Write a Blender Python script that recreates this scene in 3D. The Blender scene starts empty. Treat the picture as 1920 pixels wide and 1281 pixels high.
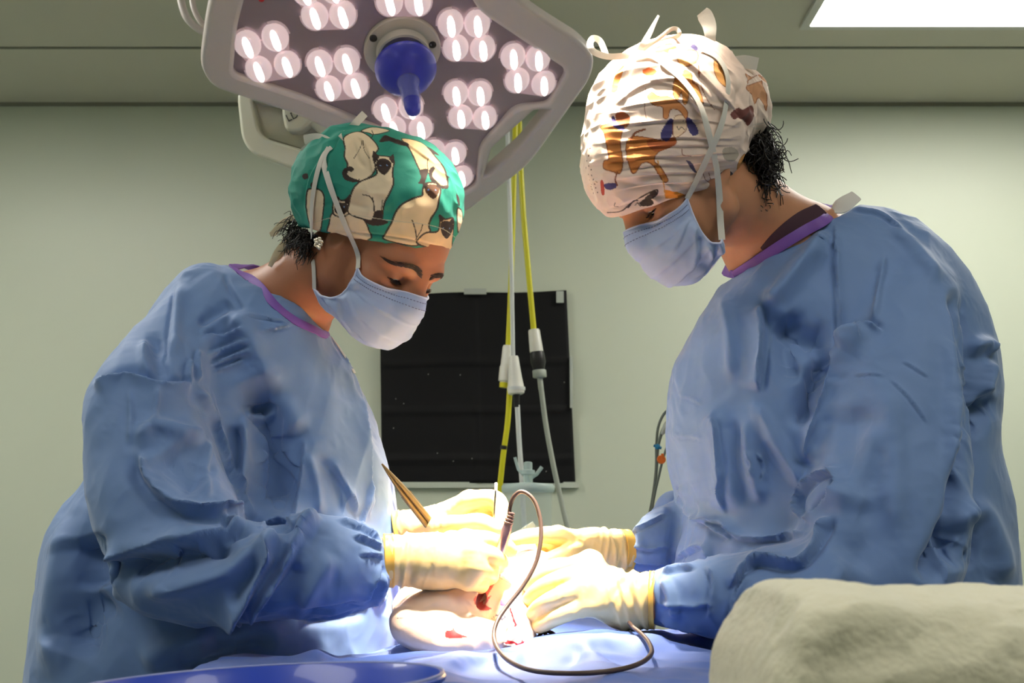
import bpy, bmesh, math, random
import numpy as np
import openvdb as vdb
from mathutils import Vector, Matrix
from mathutils.bvhtree import BVHTree

random.seed(7)
RNG = np.random.default_rng(7)
SC = bpy.context.scene
COL = SC.collection
F_PX, CX, CY = 2200.0, 960.0, 640.5
HORIZON = 1000.0
PITCH = math.atan((HORIZON - CY) / F_PX)
CAM = np.array([0.0, 0.0, 1.10])
FWD = np.array([0, math.cos(PITCH), math.sin(PITCH)])
UPV = np.array([0, -math.sin(PITCH), math.cos(PITCH)])
RGT = np.array([1.0, 0, 0])

def ray(px, py):
    d = RGT * ((px - CX) / F_PX) + UPV * ((CY - py) / F_PX) + FWD
    return d
def P(px, py, Y):
    """point of the place seen at pixel (px,py), at distance Y into the room"""
    d = ray(px, py)
    return CAM + d * (Y / d[1])
def proj(v):
    r = np.asarray(v) - CAM
    w = r @ FWD
    return np.stack([CX + F_PX * (r @ RGT) / w, CY - F_PX * (r @ UPV) / w], -1), w

def catmull(pts, n=8, closed=False):
    p = np.asarray(pts, float)
    m = len(p)
    if m < 3 and not closed:
        t = np.linspace(0, 1, n + 1)[:, None]
        return p[0] * (1 - t) + p[1] * t
    out = []
    rng = range(m if closed else m - 1)
    for i in rng:
        if closed:
            a, b, c, d = p[(i-1) % m], p[i], p[(i+1) % m], p[(i+2) % m]
        else:
            b, c = p[i], p[i+1]
            a = p[i-1] if i > 0 else 2*b - c
            d = p[i+2] if i + 2 < m else 2*c - b
        t = np.linspace(0, 1, n, endpoint=False)[:, None]
        out.append(0.5 * (2*b + (c-a)*t + (2*a-5*b+4*c-d)*t**2 + (3*b-a-3*c+d)*t**3))
    if not closed:
        out.append(p[-1:])
    return np.concatenate(out)

# ---------------------------------------------------------------- materials
def srgb(r, g, b):
    def f(c):
        c /= 255.0
        return c / 12.92 if c <= 0.04045 else ((c + 0.055) / 1.055) ** 2.4
    return (f(r), f(g), f(b), 1.0)

def mat(name, col, rough=0.6, metal=0.0, bump=None, sheen=0.0, sss=0.0, sss_r=(1, .3, .15), trans=0.0,
        alpha=1.0, ior=1.45, var=None, attr=None, spec=0.5, coat=0.0, weave=None, emis=None, estr=0.0, translucent=0.0):
    m = bpy.data.materials.new(name); m.use_nodes = True
    nt = m.node_tree; N = nt.nodes; L = nt.links
    b = N['Principled BSDF']
    def I(n, v):
        if n in b.inputs: b.inputs[n].default_value = v
    I('Base Color', col); I('Roughness', rough); I('Metallic', metal); I('IOR', ior)
    I('Sheen Weight', sheen); I('Sheen Roughness', 0.5); I('Transmission Weight', trans); I('Alpha', alpha)
    I('Specular IOR Level', spec); I('Coat Weight', coat)
    if sss:
        I('Subsurface Weight', sss); I('Subsurface Radius', sss_r); I('Subsurface Scale', 0.01)
    if emis: I('Emission Color', emis); I('Emission Strength', estr)
    tc = N.new('ShaderNodeTexCoord')
    last = None
    if attr:
        a = N.new('ShaderNodeAttribute'); a.attribute_name = attr
        L.new(a.outputs['Color'], b.inputs['Base Color'])
    elif var:
        sc, amt = var
        nz = N.new('ShaderNodeTexNoise'); nz.inputs['Scale'].default_value = sc; nz.inputs['Detail'].default_value = 2
        L.new(tc.outputs['Object'], nz.inputs['Vector'])
        mx = N.new('ShaderNodeMix'); mx.data_type = 'RGBA'
        mx.inputs[6].default_value = tuple(c * (1 - amt) for c in col[:3]) + (1,)
        mx.inputs[7].default_value = tuple(min(1, c * (1 + amt)) for c in col[:3]) + (1,)
        L.new(nz.outputs['Fac'], mx.inputs[0]); L.new(mx.outputs[2], b.inputs['Base Color'])
    prev = None
    for spec_ in (bump or []):
        kind, sc, st, dist = spec_
        if kind == 'noise':
            t = N.new('ShaderNodeTexNoise'); t.inputs['Detail'].default_value = 2; o = t.outputs['Fac']
        elif kind == 'ridge':
            t = N.new('ShaderNodeTexNoise'); t.noise_type = 'RIDGED_MULTIFRACTAL'; t.inputs['Detail'].default_value = 2; o = t.outputs['Fac']
        elif kind == 'voro':
            t = N.new('ShaderNodeTexVoronoi'); o = t.outputs['Distance']
        else:
            t = N.new('ShaderNodeTexWave'); t.inputs['Distortion'].default_value = 3.0; o = t.outputs['Fac']
        t.inputs['Scale'].default_value = sc
        L.new(tc.outputs['Object'], t.inputs['Vector'])
        bp = N.new('ShaderNodeBump'); bp.inputs['Strength'].default_value = st; bp.inputs['Distance'].default_value = dist
        L.new(o, bp.inputs['Height'])
        if prev: L.new(prev.outputs['Normal'], bp.inputs['Normal'])
        prev = bp
    if prev: L.new(prev.outputs['Normal'], b.inputs['Normal'])
    if translucent:
        tr = N.new('ShaderNodeBsdfTranslucent'); tr.inputs['Color'].default_value = col
        ms = N.new('ShaderNodeMixShader'); ms.inputs[0].default_value = translucent
        out = N['Material Output']
        L.new(b.outputs[0], ms.inputs[1]); L.new(tr.outputs[0], ms.inputs[2]); L.new(ms.outputs[0], out.inputs['Surface'])
    return m

# ---------------------------------------------------------------- objects
def link(name, me, material=None, parent=None, smooth=True, kind=None):
    o = bpy.data.objects.new(name, me); COL.objects.link(o)
    if material is not None:
        for m in (material if isinstance(material, (list, tuple)) else [material]):
            me.materials.append(m)
    if smooth:
        me.polygons.foreach_set('use_smooth', np.ones(len(me.polygons), bool))
    if parent is not None: o.parent = parent
    if kind: o['kind'] = kind
    return o

def tag(o, label, cat, group=None):
    o['label'] = label; o['category'] = cat
    if group: o['group'] = group
    return o

def empty(name, label, cat, group=None, loc=(0, 0, 0)):
    o = bpy.data.objects.new(name, None); COL.objects.link(o); o.empty_display_size = 0.05
    return tag(o, label, cat, group)

def np_mesh(name, v, quads=None, tris=None):
    me = bpy.data.meshes.new(name)
    v = np.ascontiguousarray(v, np.float32)
    fs = []
    if quads is not None and len(quads): fs.append(np.asarray(quads, np.int32))
    if tris is not None and len(tris): fs.append(np.asarray(tris, np.int32))
    tot = np.concatenate([np.full(len(f), f.shape[1], np.int32) for f in fs])
    idx = np.concatenate([f.ravel() for f in fs])
    me.vertices.add(len(v)); me.vertices.foreach_set('co', v.ravel())
    me.loops.add(len(idx)); me.loops.foreach_set('vertex_index', idx)
    me.polygons.add(len(tot))
    st = np.concatenate([[0], np.cumsum(tot)[:-1]]).astype(np.int32)
    me.polygons.foreach_set('loop_start', st); me.polygons.foreach_set('loop_total', tot)
    me.update(calc_edges=True); me.validate()
    return me

def py_mesh(name, v, f):
    me = bpy.data.meshes.new(name); me.from_pydata([tuple(map(float, x)) for x in v], [], [tuple(map(int, q)) for q in f]); me.update()
    return me

def mesh_v(me):
    a = np.empty(len(me.vertices) * 3, np.float32); me.vertices.foreach_get('co', a); return a.reshape(-1, 3).astype(np.float64)
def mesh_n(me):
    a = np.empty(len(me.vertices) * 3, np.float32); me.vertices.foreach_get('normal', a); return a.reshape(-1, 3).astype(np.float64)
def set_v(me, v):
    me.vertices.foreach_set('co', np.ascontiguousarray(v, np.float32).ravel()); me.update()

def set_attr(me, name, col):
    a = me.color_attributes.new(name, 'FLOAT_COLOR', 'POINT')
    c = np.ones((len(me.vertices), 4), np.float32); c[:, :3] = col
    a.data.foreach_set('color', c.ravel())

def modified(me, mods):
    """a copy of the mesh with modifiers worked in"""
    o = bpy.data.objects.new('tmp', me); COL.objects.link(o)
    for typ, kw in mods:
        m = o.modifiers.new('m', typ)
        for k, x in kw.items(): setattr(m, k, x)
    dg = bpy.context.evaluated_depsgraph_get(); dg.update()
    out = bpy.data.meshes.new_from_object(o.evaluated_get(dg), depsgraph=dg)
    bpy.data.objects.remove(o); 
    return out

class MB:
    """collects primitive shapes into one mesh"""
    def __init__(s): s.v = []; s.f = []
    def add(s, v, f):
        k = len(s.v); s.v += [tuple(map(float, x)) for x in v]; s.f += [tuple(int(i) + k for i in q) for q in f]; return s
    def box(s, c, size, R=None, bev=0.0):
        c = np.asarray(c, float); h = np.asarray(size, float) / 2
        bm = bmesh.new(); bmesh.ops.create_cube(bm, size=2)
        for v in bm.verts: v.co = Vector(v.co * 1.0); v.co = Vector((v.co[0]*h[0], v.co[1]*h[1], v.co[2]*h[2]))
        if bev > 0: bmesh.ops.bevel(bm, geom=bm.edges[:], offset=bev, segments=3, affect='EDGES', profile=0.6)
        bm.verts.ensure_lookup_table()
        vs = np.array([v.co[:] for v in bm.verts]); fs = [[v.index for v in f.verts] for f in bm.faces]
        bm.free()
        if R is not None: vs = vs @ np.asarray(R).T
        return s.add(vs + c, fs)
    def tube(s, pts, r, n=10, caps=True, smooth=0, squash=None):
        p = np.asarray(pts, float)
        r = np.broadcast_to(np.asarray(r, float), (len(p),)).copy() if np.ndim(r) == 0 or len(np.atleast_1d(r)) == len(p) else np.asarray(r)
        if smooth:
            pr = catmull(np.concatenate([p, r[:, None]], 1), smooth); p, r = pr[:, :3], np.maximum(pr[:, 3], 1e-5)
        T = np.gradient(p, axis=0); T /= np.linalg.norm(T, axis=1, keepdims=True) + 1e-12
        a = np.array([0, 0, 1.0]) if abs(T[0][2]) < .9 else np.array([1.0, 0, 0])
        u = np.cross(T[0], a); u /= np.linalg.norm(u)
        vs = []; ang = np.linspace(0, 2*np.pi, n, endpoint=False)
        for i in range(len(p)):
            u = u - T[i] * (u @ T[i]); u /= np.linalg.norm(u) + 1e-12
            w = np.cross(T[i], u)
            vs.append(p[i] + r[i] * (np.cos(ang)[:, None] * u + np.sin(ang)[:, None] * w))
        vs = np.concatenate(vs); fs = []
        for i in range(len(p) - 1):
            for j in range(n):
                k = (j + 1) % n
                fs.append((i*n+j, i*n+k, (i+1)*n+k, (i+1)*n+j))
        if caps:
            fs.append(tuple(range(n))[::-1]); fs.append(tuple((len(p)-1)*n + j for j in range(n)))
        return s.add(vs, fs)
    def lathe(s, prof, n=32, M=None, o=(0, 0, 0)):
        """profile (radius, z) turned about z, then placed by rotation M and origin o"""
        prof = np.asarray(prof, float); ang = np.linspace(0, 2*np.pi, n, endpoint=False)
        vs = np.concatenate([np.stack([np.cos(ang)*max(r, 1e-5), np.sin(ang)*max(r, 1e-5), np.full(n, z)], 1) for r, z in prof])
        fs = []
        for i in range(len(prof) - 1):
            for j in range(n):
                k = (j+1) % n; fs.append((i*n+j, i*n+k, (i+1)*n+k, (i+1)*n+j))
        if M is not None: vs = vs @ np.asarray(M).T
        return s.add(vs + np.asarray(o), fs)
    def ribbon(s, pts, nrm, width, thick=0.0006, smooth=6):
        p = np.asarray(pts, float); nn = np.asarray(nrm, float)
        w = np.broadcast_to(np.asarray(width, float), (len(p),))
        if smooth:
            q = catmull(np.concatenate([p, nn, w[:, None]], 1), smooth); p, nn, w = q[:, :3], q[:, 3:6], q[:, 6]
        T = np.gradient(p, axis=0); T /= np.linalg.norm(T, axis=1, keepdims=True) + 1e-12
        nn = nn / (np.linalg.norm(nn, axis=1, keepdims=True) + 1e-12)
        S = np.cross(T, nn); S /= np.linalg.norm(S, axis=1, keepdims=True) + 1e-12
        nn = np.cross(S, T)
        vs = np.stack([p - S*w[:, None]/2, p - S*w[:, None]*.25 + nn*thick*.4, p + S*w[:, None]*.25 + nn*thick*.4, p + S*w[:, None]/2,
                       p + S*w[:, None]/2 - nn*thick, p - S*w[:, None]/2 - nn*thick], 1).reshape(-1, 3)
        fs = []; m = len(p)
        for i in range(m - 1):
            for j in range(6):
                k = (j+1) % 6; fs.append((i*6+j, (i+1)*6+j, (i+1)*6+k, i*6+k))
        fs.append((0, 1, 2, 3, 4, 5)); fs.append(tuple((m-1)*6 + j for j in (5, 4, 3, 2, 1, 0)))
        return s.add(vs, fs)
    def sphere(s, c, r, n=16, scale=(1, 1, 1), R=None):
        prof = [(math.sin(a), -math.cos(a)) for a in np.linspace(0, math.pi, n//2 + 1)]
        m = MB().lathe(prof, n); v = np.array(m.v) * r * np.asarray(scale)
        if R is not None: v = v @ np.asarray(R).T
        return s.add(v + np.asarray(c), m.f)
    def build(s, name, material=None, parent=None, smooth=True, subsurf=0):
        me = py_mesh(name, s.v, s.f)
        bm = bmesh.new(); bm.from_mesh(me); bmesh.ops.recalc_face_normals(bm, faces=bm.faces); bm.to_mesh(me); bm.free()
        if subsurf: me = modified(me, [('SUBSURF', dict(levels=subsurf, render_levels=subsurf))]); me.name = name
        o = link(name, me, material, parent, smooth)
        if smooth:
            try: me.set_sharp_from_angle(angle=math.radians(42))
            except Exception: pass
        return o

# ---------------------------------------------------------------- distance fields
BIG = 0.08
def smin(a, b, k):
    if k <= 0: return np.minimum(a, b)
    h = np.clip(.5 + .5 * (b - a) / k, 0, 1)
    return b + (a - b) * h - k * h * (1 - h)

class SDF:
    """distance field on a box grid whose axes may be finer in places"""
    def __init__(s, xs, ys, zs):
        s.ax = [np.asarray(a, np.float32) for a in (xs, ys, zs)]
        s.f = np.full([len(a) for a in s.ax], BIG, np.float32)
    @staticmethod
    def box(lo, hi, h):
        return SDF(*[np.arange(lo[i], hi[i] + h, h) for i in range(3)])
    def sl(s, lo, hi):
        out = []
        for a, l, u in zip(s.ax, lo, hi):
            i = max(0, int(np.searchsorted(a, l)) - 1); j = min(len(a), int(np.searchsorted(a, u)) + 1)
            out.append(slice(i, max(j, i + 1)))
        return tuple(out)
    def grid(s, sl):
        return np.meshgrid(*[a[q] for a, q in zip(s.ax, sl)], indexing='ij', sparse=True)
    def put(s, sl, d, k, op):
        f = s.f[sl]
        if op == 'add': s.f[sl] = smin(f, d, k)
        elif op == 'sub': s.f[sl] = -smin(-f, d, k)
        elif op == 'and': s.f[sl] = -smin(-f, -d, k)
    def cone(s, a, b, ra, rb, k=0.0, op='add', flat=None):
        a = np.asarray(a, float); b = np.asarray(b, float); m = max(ra, rb) * (1 if flat is None else max(1, flat[1])) + 2.5*k + .02
        sl = s.sl(np.minimum(a, b) - m, np.maximum(a, b) + m)
        X, Y, Z = s.grid(sl)
        ab = b - a; L2 = max(ab @ ab, 1e-12)
        px, py, pz = X - a[0], Y - a[1], Z - a[2]
        t = np.clip((px*ab[0] + py*ab[1] + pz*ab[2]) / L2, 0, 1)
        qx, qy, qz = px - t*ab[0], py - t*ab[1], pz - t*ab[2]
        if flat is not None:
            n = np.asarray(flat[0], float); n /= np.linalg.norm(n)
            dn = qx*n[0] + qy*n[1] + qz*n[2]; g = 1.0/flat[1] - 1
            qx, qy, qz = qx + g*dn*n[0], qy + g*dn*n[1], qz + g*dn*n[2]
        d = np.sqrt(qx*qx + qy*qy + qz*qz) - (ra + (rb - ra)*t)
        s.put(sl, d, k, op); return s
    def chain(s, pts, rad, k=0.004, flat=None, op='add', n=4):
        pr = catmull(np.concatenate([np.asarray(pts, float), np.asarray(rad, float)[:, None]], 1), n)
        for i in range(len(pr) - 1):
            s.cone(pr[i, :3], pr[i+1, :3], pr[i, 3], pr[i+1, 3], k, op, flat)
        return s
    def ell(s, c, r, R=None, k=0.0, op='add'):
        c = np.asarray(c, float); r = np.asarray(r, float); R = np.eye(3) if R is None else np.asarray(R)
        m = r.max() + 2.5*k + .02
        sl = s.sl(c - m, c + m); X, Y, Z = s.grid(sl)
        x, y, z = X - c[0], Y - c[1], Z - c[2]
        u = [(x*R[0, i] + y*R[1, i] + z*R[2, i]) for i in range(3)]
        k0 = np.sqrt(sum((u[i]/r[i])**2 for i in range(3))); k1 = np.sqrt(sum((u[i]/r[i]**2)**2 for i in range(3))) + 1e-9
        d = k0*(k0 - 1)/k1
        s.put(sl, d.astype(np.float32), k, op); return s
    def half(s, p, n, k=0.0, op='sub'):
        """half space on the side n points to"""
        n = np.asarray(n, float); n /= np.linalg.norm(n); X, Y, Z = s.grid((slice(None),)*3)
        d = -((X-p[0])*n[0] + (Y-p[1])*n[1] + (Z-p[2])*n[2])
        s.put((slice(None),)*3, d.astype(np.float32), k, op); return s
    def loft(s, v, quads, tris, k=0.0, op='add'):
        h = float(s.ax[0][1] - s.ax[0][0]); lo = np.array([a[0] for a in s.ax])
        g = vdb.FloatGrid.createLevelSetFromPolygons((np.asarray(v) - lo).astype(np.float32), triangles=np.asarray(tris, np.uint32) if len(tris) else None,
              quads=np.asarray(quads, np.uint32), transform=vdb.createLinearTransform(voxelSize=h), halfWidth=8.0)
        d = np.empty(s.f.shape, np.float32); g.copyToArray(d)
        s.put((slice(None),)*3, d, k, op); return s
    def mesh(s, smooth=2, lam=0.5):
        f = np.pad(s.f, 1, constant_values=BIG)
        g = vdb.FloatGrid(BIG); g.copyFromArray(f)
        pts, quads = g.convertToQuads(isovalue=0.0)
        pts = np.asarray(pts, float) - 1; quads = np.asarray(quads, np.int64)
        v = np.stack([np.interp(pts[:, i], np.arange(len(s.ax[i])), s.ax[i]) for i in range(3)], 1)
        a, b, c = v[quads[:, 0]], v[quads[:, 1]], v[quads[:, 2]]
        if np.einsum('ij,ij->', a, np.cross(b, c)) < 0: quads = quads[:, ::-1]
        v = laplace(v, quads, smooth, lam)
        return v, quads

def edges_of(q):
    e = np.concatenate([q[:, [i, (i+1) % q.shape[1]]] for i in range(q.shape[1])])
    e = np.sort(e, 1); return np.unique(e, axis=0)
def laplace(v, q, n, lam=0.5):
    if n <= 0: return v
    e = edges_of(q); cnt = np.bincount(e.ravel(), minlength=len(v))[:, None].clip(1)
    for it in range(n):
        for l in (lam, -lam * 1.03):
            acc = np.zeros_like(v)
            for c in range(3):
                acc[:, c] = np.bincount(e[:, 0], v[e[:, 1], c], len(v)) + np.bincount(e[:, 1], v[e[:, 0], c], len(v))
            v = v + l * (acc / cnt - v)
    return v

def keep_big(v, q):
    """drop stray islands, keep the largest"""
    n = len(v); lab = np.arange(n); e = edges_of(q)
    while True:
        m = np.minimum(lab[e[:, 0]], lab[e[:, 1]]); old = lab.copy()
        np.minimum.at(lab, e[:, 0], m); np.minimum.at(lab, e[:, 1], m); lab = lab[lab]
        if (lab == old).all(): break
    big = np.bincount(lab).argmax(); keep = lab == big
    ids = np.cumsum(keep) - 1
    qq = q[keep[q].all(1)]
    return v[keep], ids[qq]

def ring_loft(stations, n=80, sub=10, closed_ends=True):
    """stations: (centre, half-width vector, half-depth vector, squareness exponent); swept through smoothly"""
    S = np.array([np.concatenate([c, a, b, [e]]) for c, a, b, e in stations], float)
    S = catmull(S, sub) if len(S) > 2 else catmull(S, sub)
    ang = np.linspace(0, 2*np.pi, n, endpoint=False)
    vs = []
    for r in S:
        c, a, b, e = r[:3], r[3:6], r[6:9], r[9]
        cs, sn = np.cos(ang), np.sin(ang)
        ca = np.sign(cs)*np.abs(cs)**(2/e); sa = np.sign(sn)*np.abs(sn)**(2/e)
        vs.append(c + ca[:, None]*a + sa[:, None]*b)
    m = len(S); vs = np.concatenate(vs); q = []
    for i in range(m-1):
        for j in range(n):
            k = (j+1) % n; q.append((i*n+j, i*n+k, (i+1)*n+k, (i+1)*n+j))
    t = []
    c0, c1 = len(vs), len(vs)+1
    vs = np.concatenate([vs, [S[0][:3]], [S[-1][:3]]])
    for j in range(n):
        k = (j+1) % n; t.append((c0, k, j)); t.append((c1, (m-1)*n+j, (m-1)*n+k))
    q = np.array(q); t = np.array(t)
    # outward orientation
    def vol(f): a, b, c = vs[f[:, 0]], vs[f[:, 1]], vs[f[:, 2]]; return np.einsum('ij,ij->', a - S[0][:3], np.cross(b - S[0][:3], c - S[0][:3]))
    if vol(q[:, [0, 1, 2]]) + vol(q[:, [0, 2, 3]]) < 0: q = q[:, ::-1]; t = t[:, ::-1]
    return vs, q, t

def px_station(p0, p1, Y, dy, e=2.4, Y1=None):
    a = P(p0[0], p0[1], Y); b = P(p1[0], p1[1], Y if Y1 is None else Y1)
    ax = (b - a) / 2; dv = np.array([0, 1.0, 0]); dv = dv - ax * (dv @ ax) / (ax @ ax); dv /= np.linalg.norm(dv)
    return ((a + b) / 2, ax, dv * dy, e)

# ---------------------------------------------------------------- noise
_G = RNG.normal(size=(64, 64, 64)).astype(np.float32)
def vnoise(p):
    p = np.asarray(p); i = np.floor(p).astype(int); t = p - i; t = t*t*(3-2*t); out = 0
    for dx in (0, 1):
        for dy in (0, 1):
            for dz in (0, 1):
                w = (t[:, 0] if dx else 1-t[:, 0]) * (t[:, 1] if dy else 1-t[:, 1]) * (t[:, 2] if dz else 1-t[:, 2])
                out = out + w * _G[(i[:, 0]+dx) & 63, (i[:, 1]+dy) & 63, (i[:, 2]+dz) & 63]
    return out
def fbm(p, o=3):
    return sum(vnoise(p * 2.03**k + 17.3*k) * .5**k for k in range(o))
def ridged(p, o=2):
    return sum((1 - np.abs(vnoise(p * 2.1**k + 9.1*k)) * 1.6) * .5**k for k in range(o))

def seg_dist(xy, poly):
    """distance, signed side and position along a polyline for many 2-D points"""
    best = np.full(len(xy), 1e9); sgn = np.zeros(len(xy)); par = np.zeros(len(xy))
    L = np.concatenate([[0], np.cumsum(np.linalg.norm(np.diff(poly, axis=0), axis=1))]); tot = L[-1]
    for i in range(len(poly) - 1):
        a, b = poly[i], poly[i+1]; ab = b - a; l2 = max(ab @ ab, 1e-9)
        t = np.clip(((xy - a) @ ab) / l2, 0, 1); q = xy - a - t[:, None]*ab
        d = np.hypot(q[:, 0], q[:, 1]); m = d < best
        best[m] = d[m]; sgn[m] = np.sign(ab[0]*q[m, 1] - ab[1]*q[m, 0]); par[m] = (L[i] + t[m]*(L[i+1]-L[i])) / tot
    return best, sgn, par

def inside(xy, poly):
    x, y = xy[:, 0], xy[:, 1]; c = np.zeros(len(xy), bool); n = len(poly); j = n - 1
    for i in range(n):
        xi, yi = poly[i]; xj, yj = poly[j]
        if yi != yj:
            c ^= ((yi > y) != (yj > y)) & (x < (xj - xi) * (y - yi) / (yj - yi) + xi)
        j = i
    return c

def sculpt(me, strokes, Yrange=None, gain=1.0):
    """press folds into a cloth mesh. stroke = (kind, amp_mm, width_px, points[, end taper])
    kinds: ridge, valley, fold (high on the left of travel, sharp drop on the right)"""
    v = mesh_v(me); n = mesh_n(me)
    xy, w = proj(v)
    view = (v - CAM); view /= np.linalg.norm(view, axis=1, keepdims=True)
    face = np.clip(-(n * view).sum(1) * 1.6 + .25, 0, 1)
    if Yrange is not None: face = face * ((v[:, 1] > Yrange[0]) & (v[:, 1] < Yrange[1]))
    disp = np.zeros(len(v))
    for st in strokes:
        kind, amp, wid, pts = st[:4]
        poly = catmull(np.asarray(pts, float), 6)
        lo, hi = poly.min(0) - 4*wid, poly.max(0) + 4*wid
        m = np.where((xy > lo).all(1) & (xy < hi).all(1) & (face > 0))[0]
        if not len(m): continue
        d, sg, t = seg_dist(xy[m], poly)
        tap = np.clip(np.minimum(t, 1 - t) / (st[4] if len(st) > 4 else .22), 0, 1); tap = tap*tap*(3-2*tap)
        if len(st) <= 4 or st[4] > 0: pass
        g = np.exp(-(d/wid)**2)
        if kind == 'ridge': s_ = g
        elif kind == 'valley': s_ = -g
        else:
            s_ = np.where(sg <= 0, np.exp(-d/wid), np.exp(-(d/(wid*.22))**2)) 
            s_ = s_ - .35*np.where(sg > 0, np.exp(-((d-wid*.5)/(wid*.6))**2), 0)
        disp[m] += gain*amp*1e-3 * s_ * tap * face[m]
    set_v(me, v + n * disp[:, None])

def bvh(me):
    return BVHTree.FromPolygons([tuple(x) for x in mesh_v(me)], [tuple(p.vertices) for p in me.polygons])
def hit(tree, px, py, off=0.0):
    d = ray(px, py); d /= np.linalg.norm(d)
    r = tree.ray_cast(Vector(CAM), Vector(d))
    if r[0] is None:
        return None, None
    nrm = np.array(r[1]); 
    if nrm @ d > 0: nrm = -nrm
    return np.array(r[0]) + nrm*off, nrm
def hits(tree, pts, off=0.0, Ydef=1.6):
    out = []; ns = []
    for q in pts:
        a, n = hit(tree, q[0], q[1], off)
        if a is None:
            # off the outline: step to the nearest point of the surface
            p = P(q[0], q[1], Ydef if len(q) < 3 else q[2]); r = tree.find_nearest(Vector(p)); n = np.array(r[1]); a = p
        out.append(a); ns.append(n)
    return np.array(out), np.array(ns)

def rot_from(fwd, up):
    f = np.asarray(fwd, float); f /= np.linalg.norm(f); u = np.asarray(up, float); u = u - f*(u@f); u /= np.linalg.norm(u)
    return np.stack([f, np.cross(u, f), u], 1)      # columns: forward, left, up
# ================================================================ the room
WALL_Y, CEIL_Z = 3.69, 2.50
M_wall = mat('wall paint', srgb(196, 203, 184), .38, var=(1.2, .05), bump=[('noise', 4, .05, .02)])
M_ceil = mat('ceiling paint', srgb(204, 200, 182), .7, var=(2.0, .04))
M_floor = mat('vinyl floor', srgb(120, 130, 130), .4, var=(30, .12))
M_trim = mat('trim', srgb(188, 196, 182), .4)
M_seam = mat('seam filler', srgb(132, 132, 118), .7)

def slab(name, lo, hi, m, kind='structure'):
    o = MB().box((np.array(lo)+hi)/2, np.array(hi)-np.array(lo)).build(name, m, smooth=False); o['kind'] = kind; return o
slab('floor', (-2.9, -2.1, -.1), (2.9, WALL_Y, 0), M_floor)
slab('ceiling', (-2.9, -2.1, CEIL_Z), (2.9, WALL_Y+.1, CEIL_Z+.1), M_ceil)
slab('wall_back', (-2.9, WALL_Y, -.1), (2.9, WALL_Y+.1, CEIL_Z), M_wall)
slab('wall_left', (-3.0, -2.1, -.1), (-2.9, WALL_Y+.1, CEIL_Z+.1), M_wall)
slab('wall_right', (2.9, -2.1, -.1), (3.0, WALL_Y+.1, CEIL_Z+.1), M_wall)
slab('wall_front', (-2.9, -2.2, -.1), (2.9, -2.1, CEIL_Z+.1), M_wall)
# ceiling joint in front of the back wall and the dado ledge under the taped sheet
yj = 1.4 * F_PX / (HORIZON - 50) 
slab('trim_1', (-2.9, yj-.004, CEIL_Z-.004), (2.9, yj+.004, CEIL_Z+.001), M_seam)
zl = P(900, 908, WALL_Y)[2]
slab('trim_2', (P(690, 900, WALL_Y)[0], WALL_Y-.016, zl-.012), (P(1085, 900, WALL_Y)[0], WALL_Y, zl+.006), M_trim)
slab('trim_3', (-2.9, WALL_Y-.006, CEIL_Z-.012), (2.9, WALL_Y, CEIL_Z), M_seam)

# black sheet taped over the back wall
M_black = mat('black plastic', srgb(14, 14, 16), .62, bump=[('noise', 9, .25, .02)], spec=.25)
M_tape = mat('clear tape', srgb(176, 182, 172), .35)
M_dust = mat('lint', srgb(150, 150, 145), .8)
sheet = empty('black_sheet', 'large black plastic sheet with fold lines taped to the pale back wall', 'sheet')
nu, nv = 60, 60
cor = [(712, 553), (1062, 545), (1079, 906), (716, 906)]
g = np.zeros((nv+1, nu+1, 3))
for j in range(nv+1):
    for i in range(nu+1):
        a, b = i/nu, j/nv
        e = 3.0*math.sin(a*9+1)*(1-b)*(a > .02)
        px = (cor[0][0]*(1-a)+cor[1][0]*a)*(1-b) + (cor[3][0]*(1-a)+cor[2][0]*a)*b
        py = (cor[0][1]*(1-a)+cor[1][1]*a)*(1-b) + (cor[3][1]*(1-a)+cor[2][1]*a)*b + e*.5
        bulge = .010 + .004*math.sin(a*7+b*3) + .006*sum(math.exp(-((b-c)/.012)**2) for c in (.365, .62, .875)) + .005*math.exp(-((a-.5)/.01)**2)
        g[j, i] = P(px, py, WALL_Y-.006-bulge)
idx = np.arange((nu+1)*(nv+1)).reshape(nv+1, nu+1)
q = np.stack([idx[:-1, :-1], idx[1:, :-1], idx[1:, 1:], idx[:-1, 1:]], -1).reshape(-1, 4)
me = np_mesh('sheet', g.reshape(-1, 3), q); me = modified(me, [('SOLIDIFY', dict(thickness=.001, offset=0))])
link('plastic', me, M_black, sheet)
for (x0, y0, x1, y1) in ((870, 541, 912, 552), (1043, 546, 1057, 568), (1068, 668, 1074, 765)):
    a, b = P(x0, y0, WALL_Y-.03), P(x1, y1, WALL_Y-.03)
    MB().box((a+b)/2, (abs(b[0]-a[0]), .004, abs(b[2]-a[2])), bev=.001).build('tape', M_tape, sheet)
mb = MB()
for x, y in ((803, 702), (742, 748), (757, 757), (863, 703), (738, 803), (850, 865), (820, 850), (1024, 884), (1058, 717), (885, 860)):
    mb.sphere(P(x, y, WALL_Y-.032), .0018, 6)
o = mb.build('lint', M_dust, sheet); o['kind'] = 'stuff'

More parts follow.
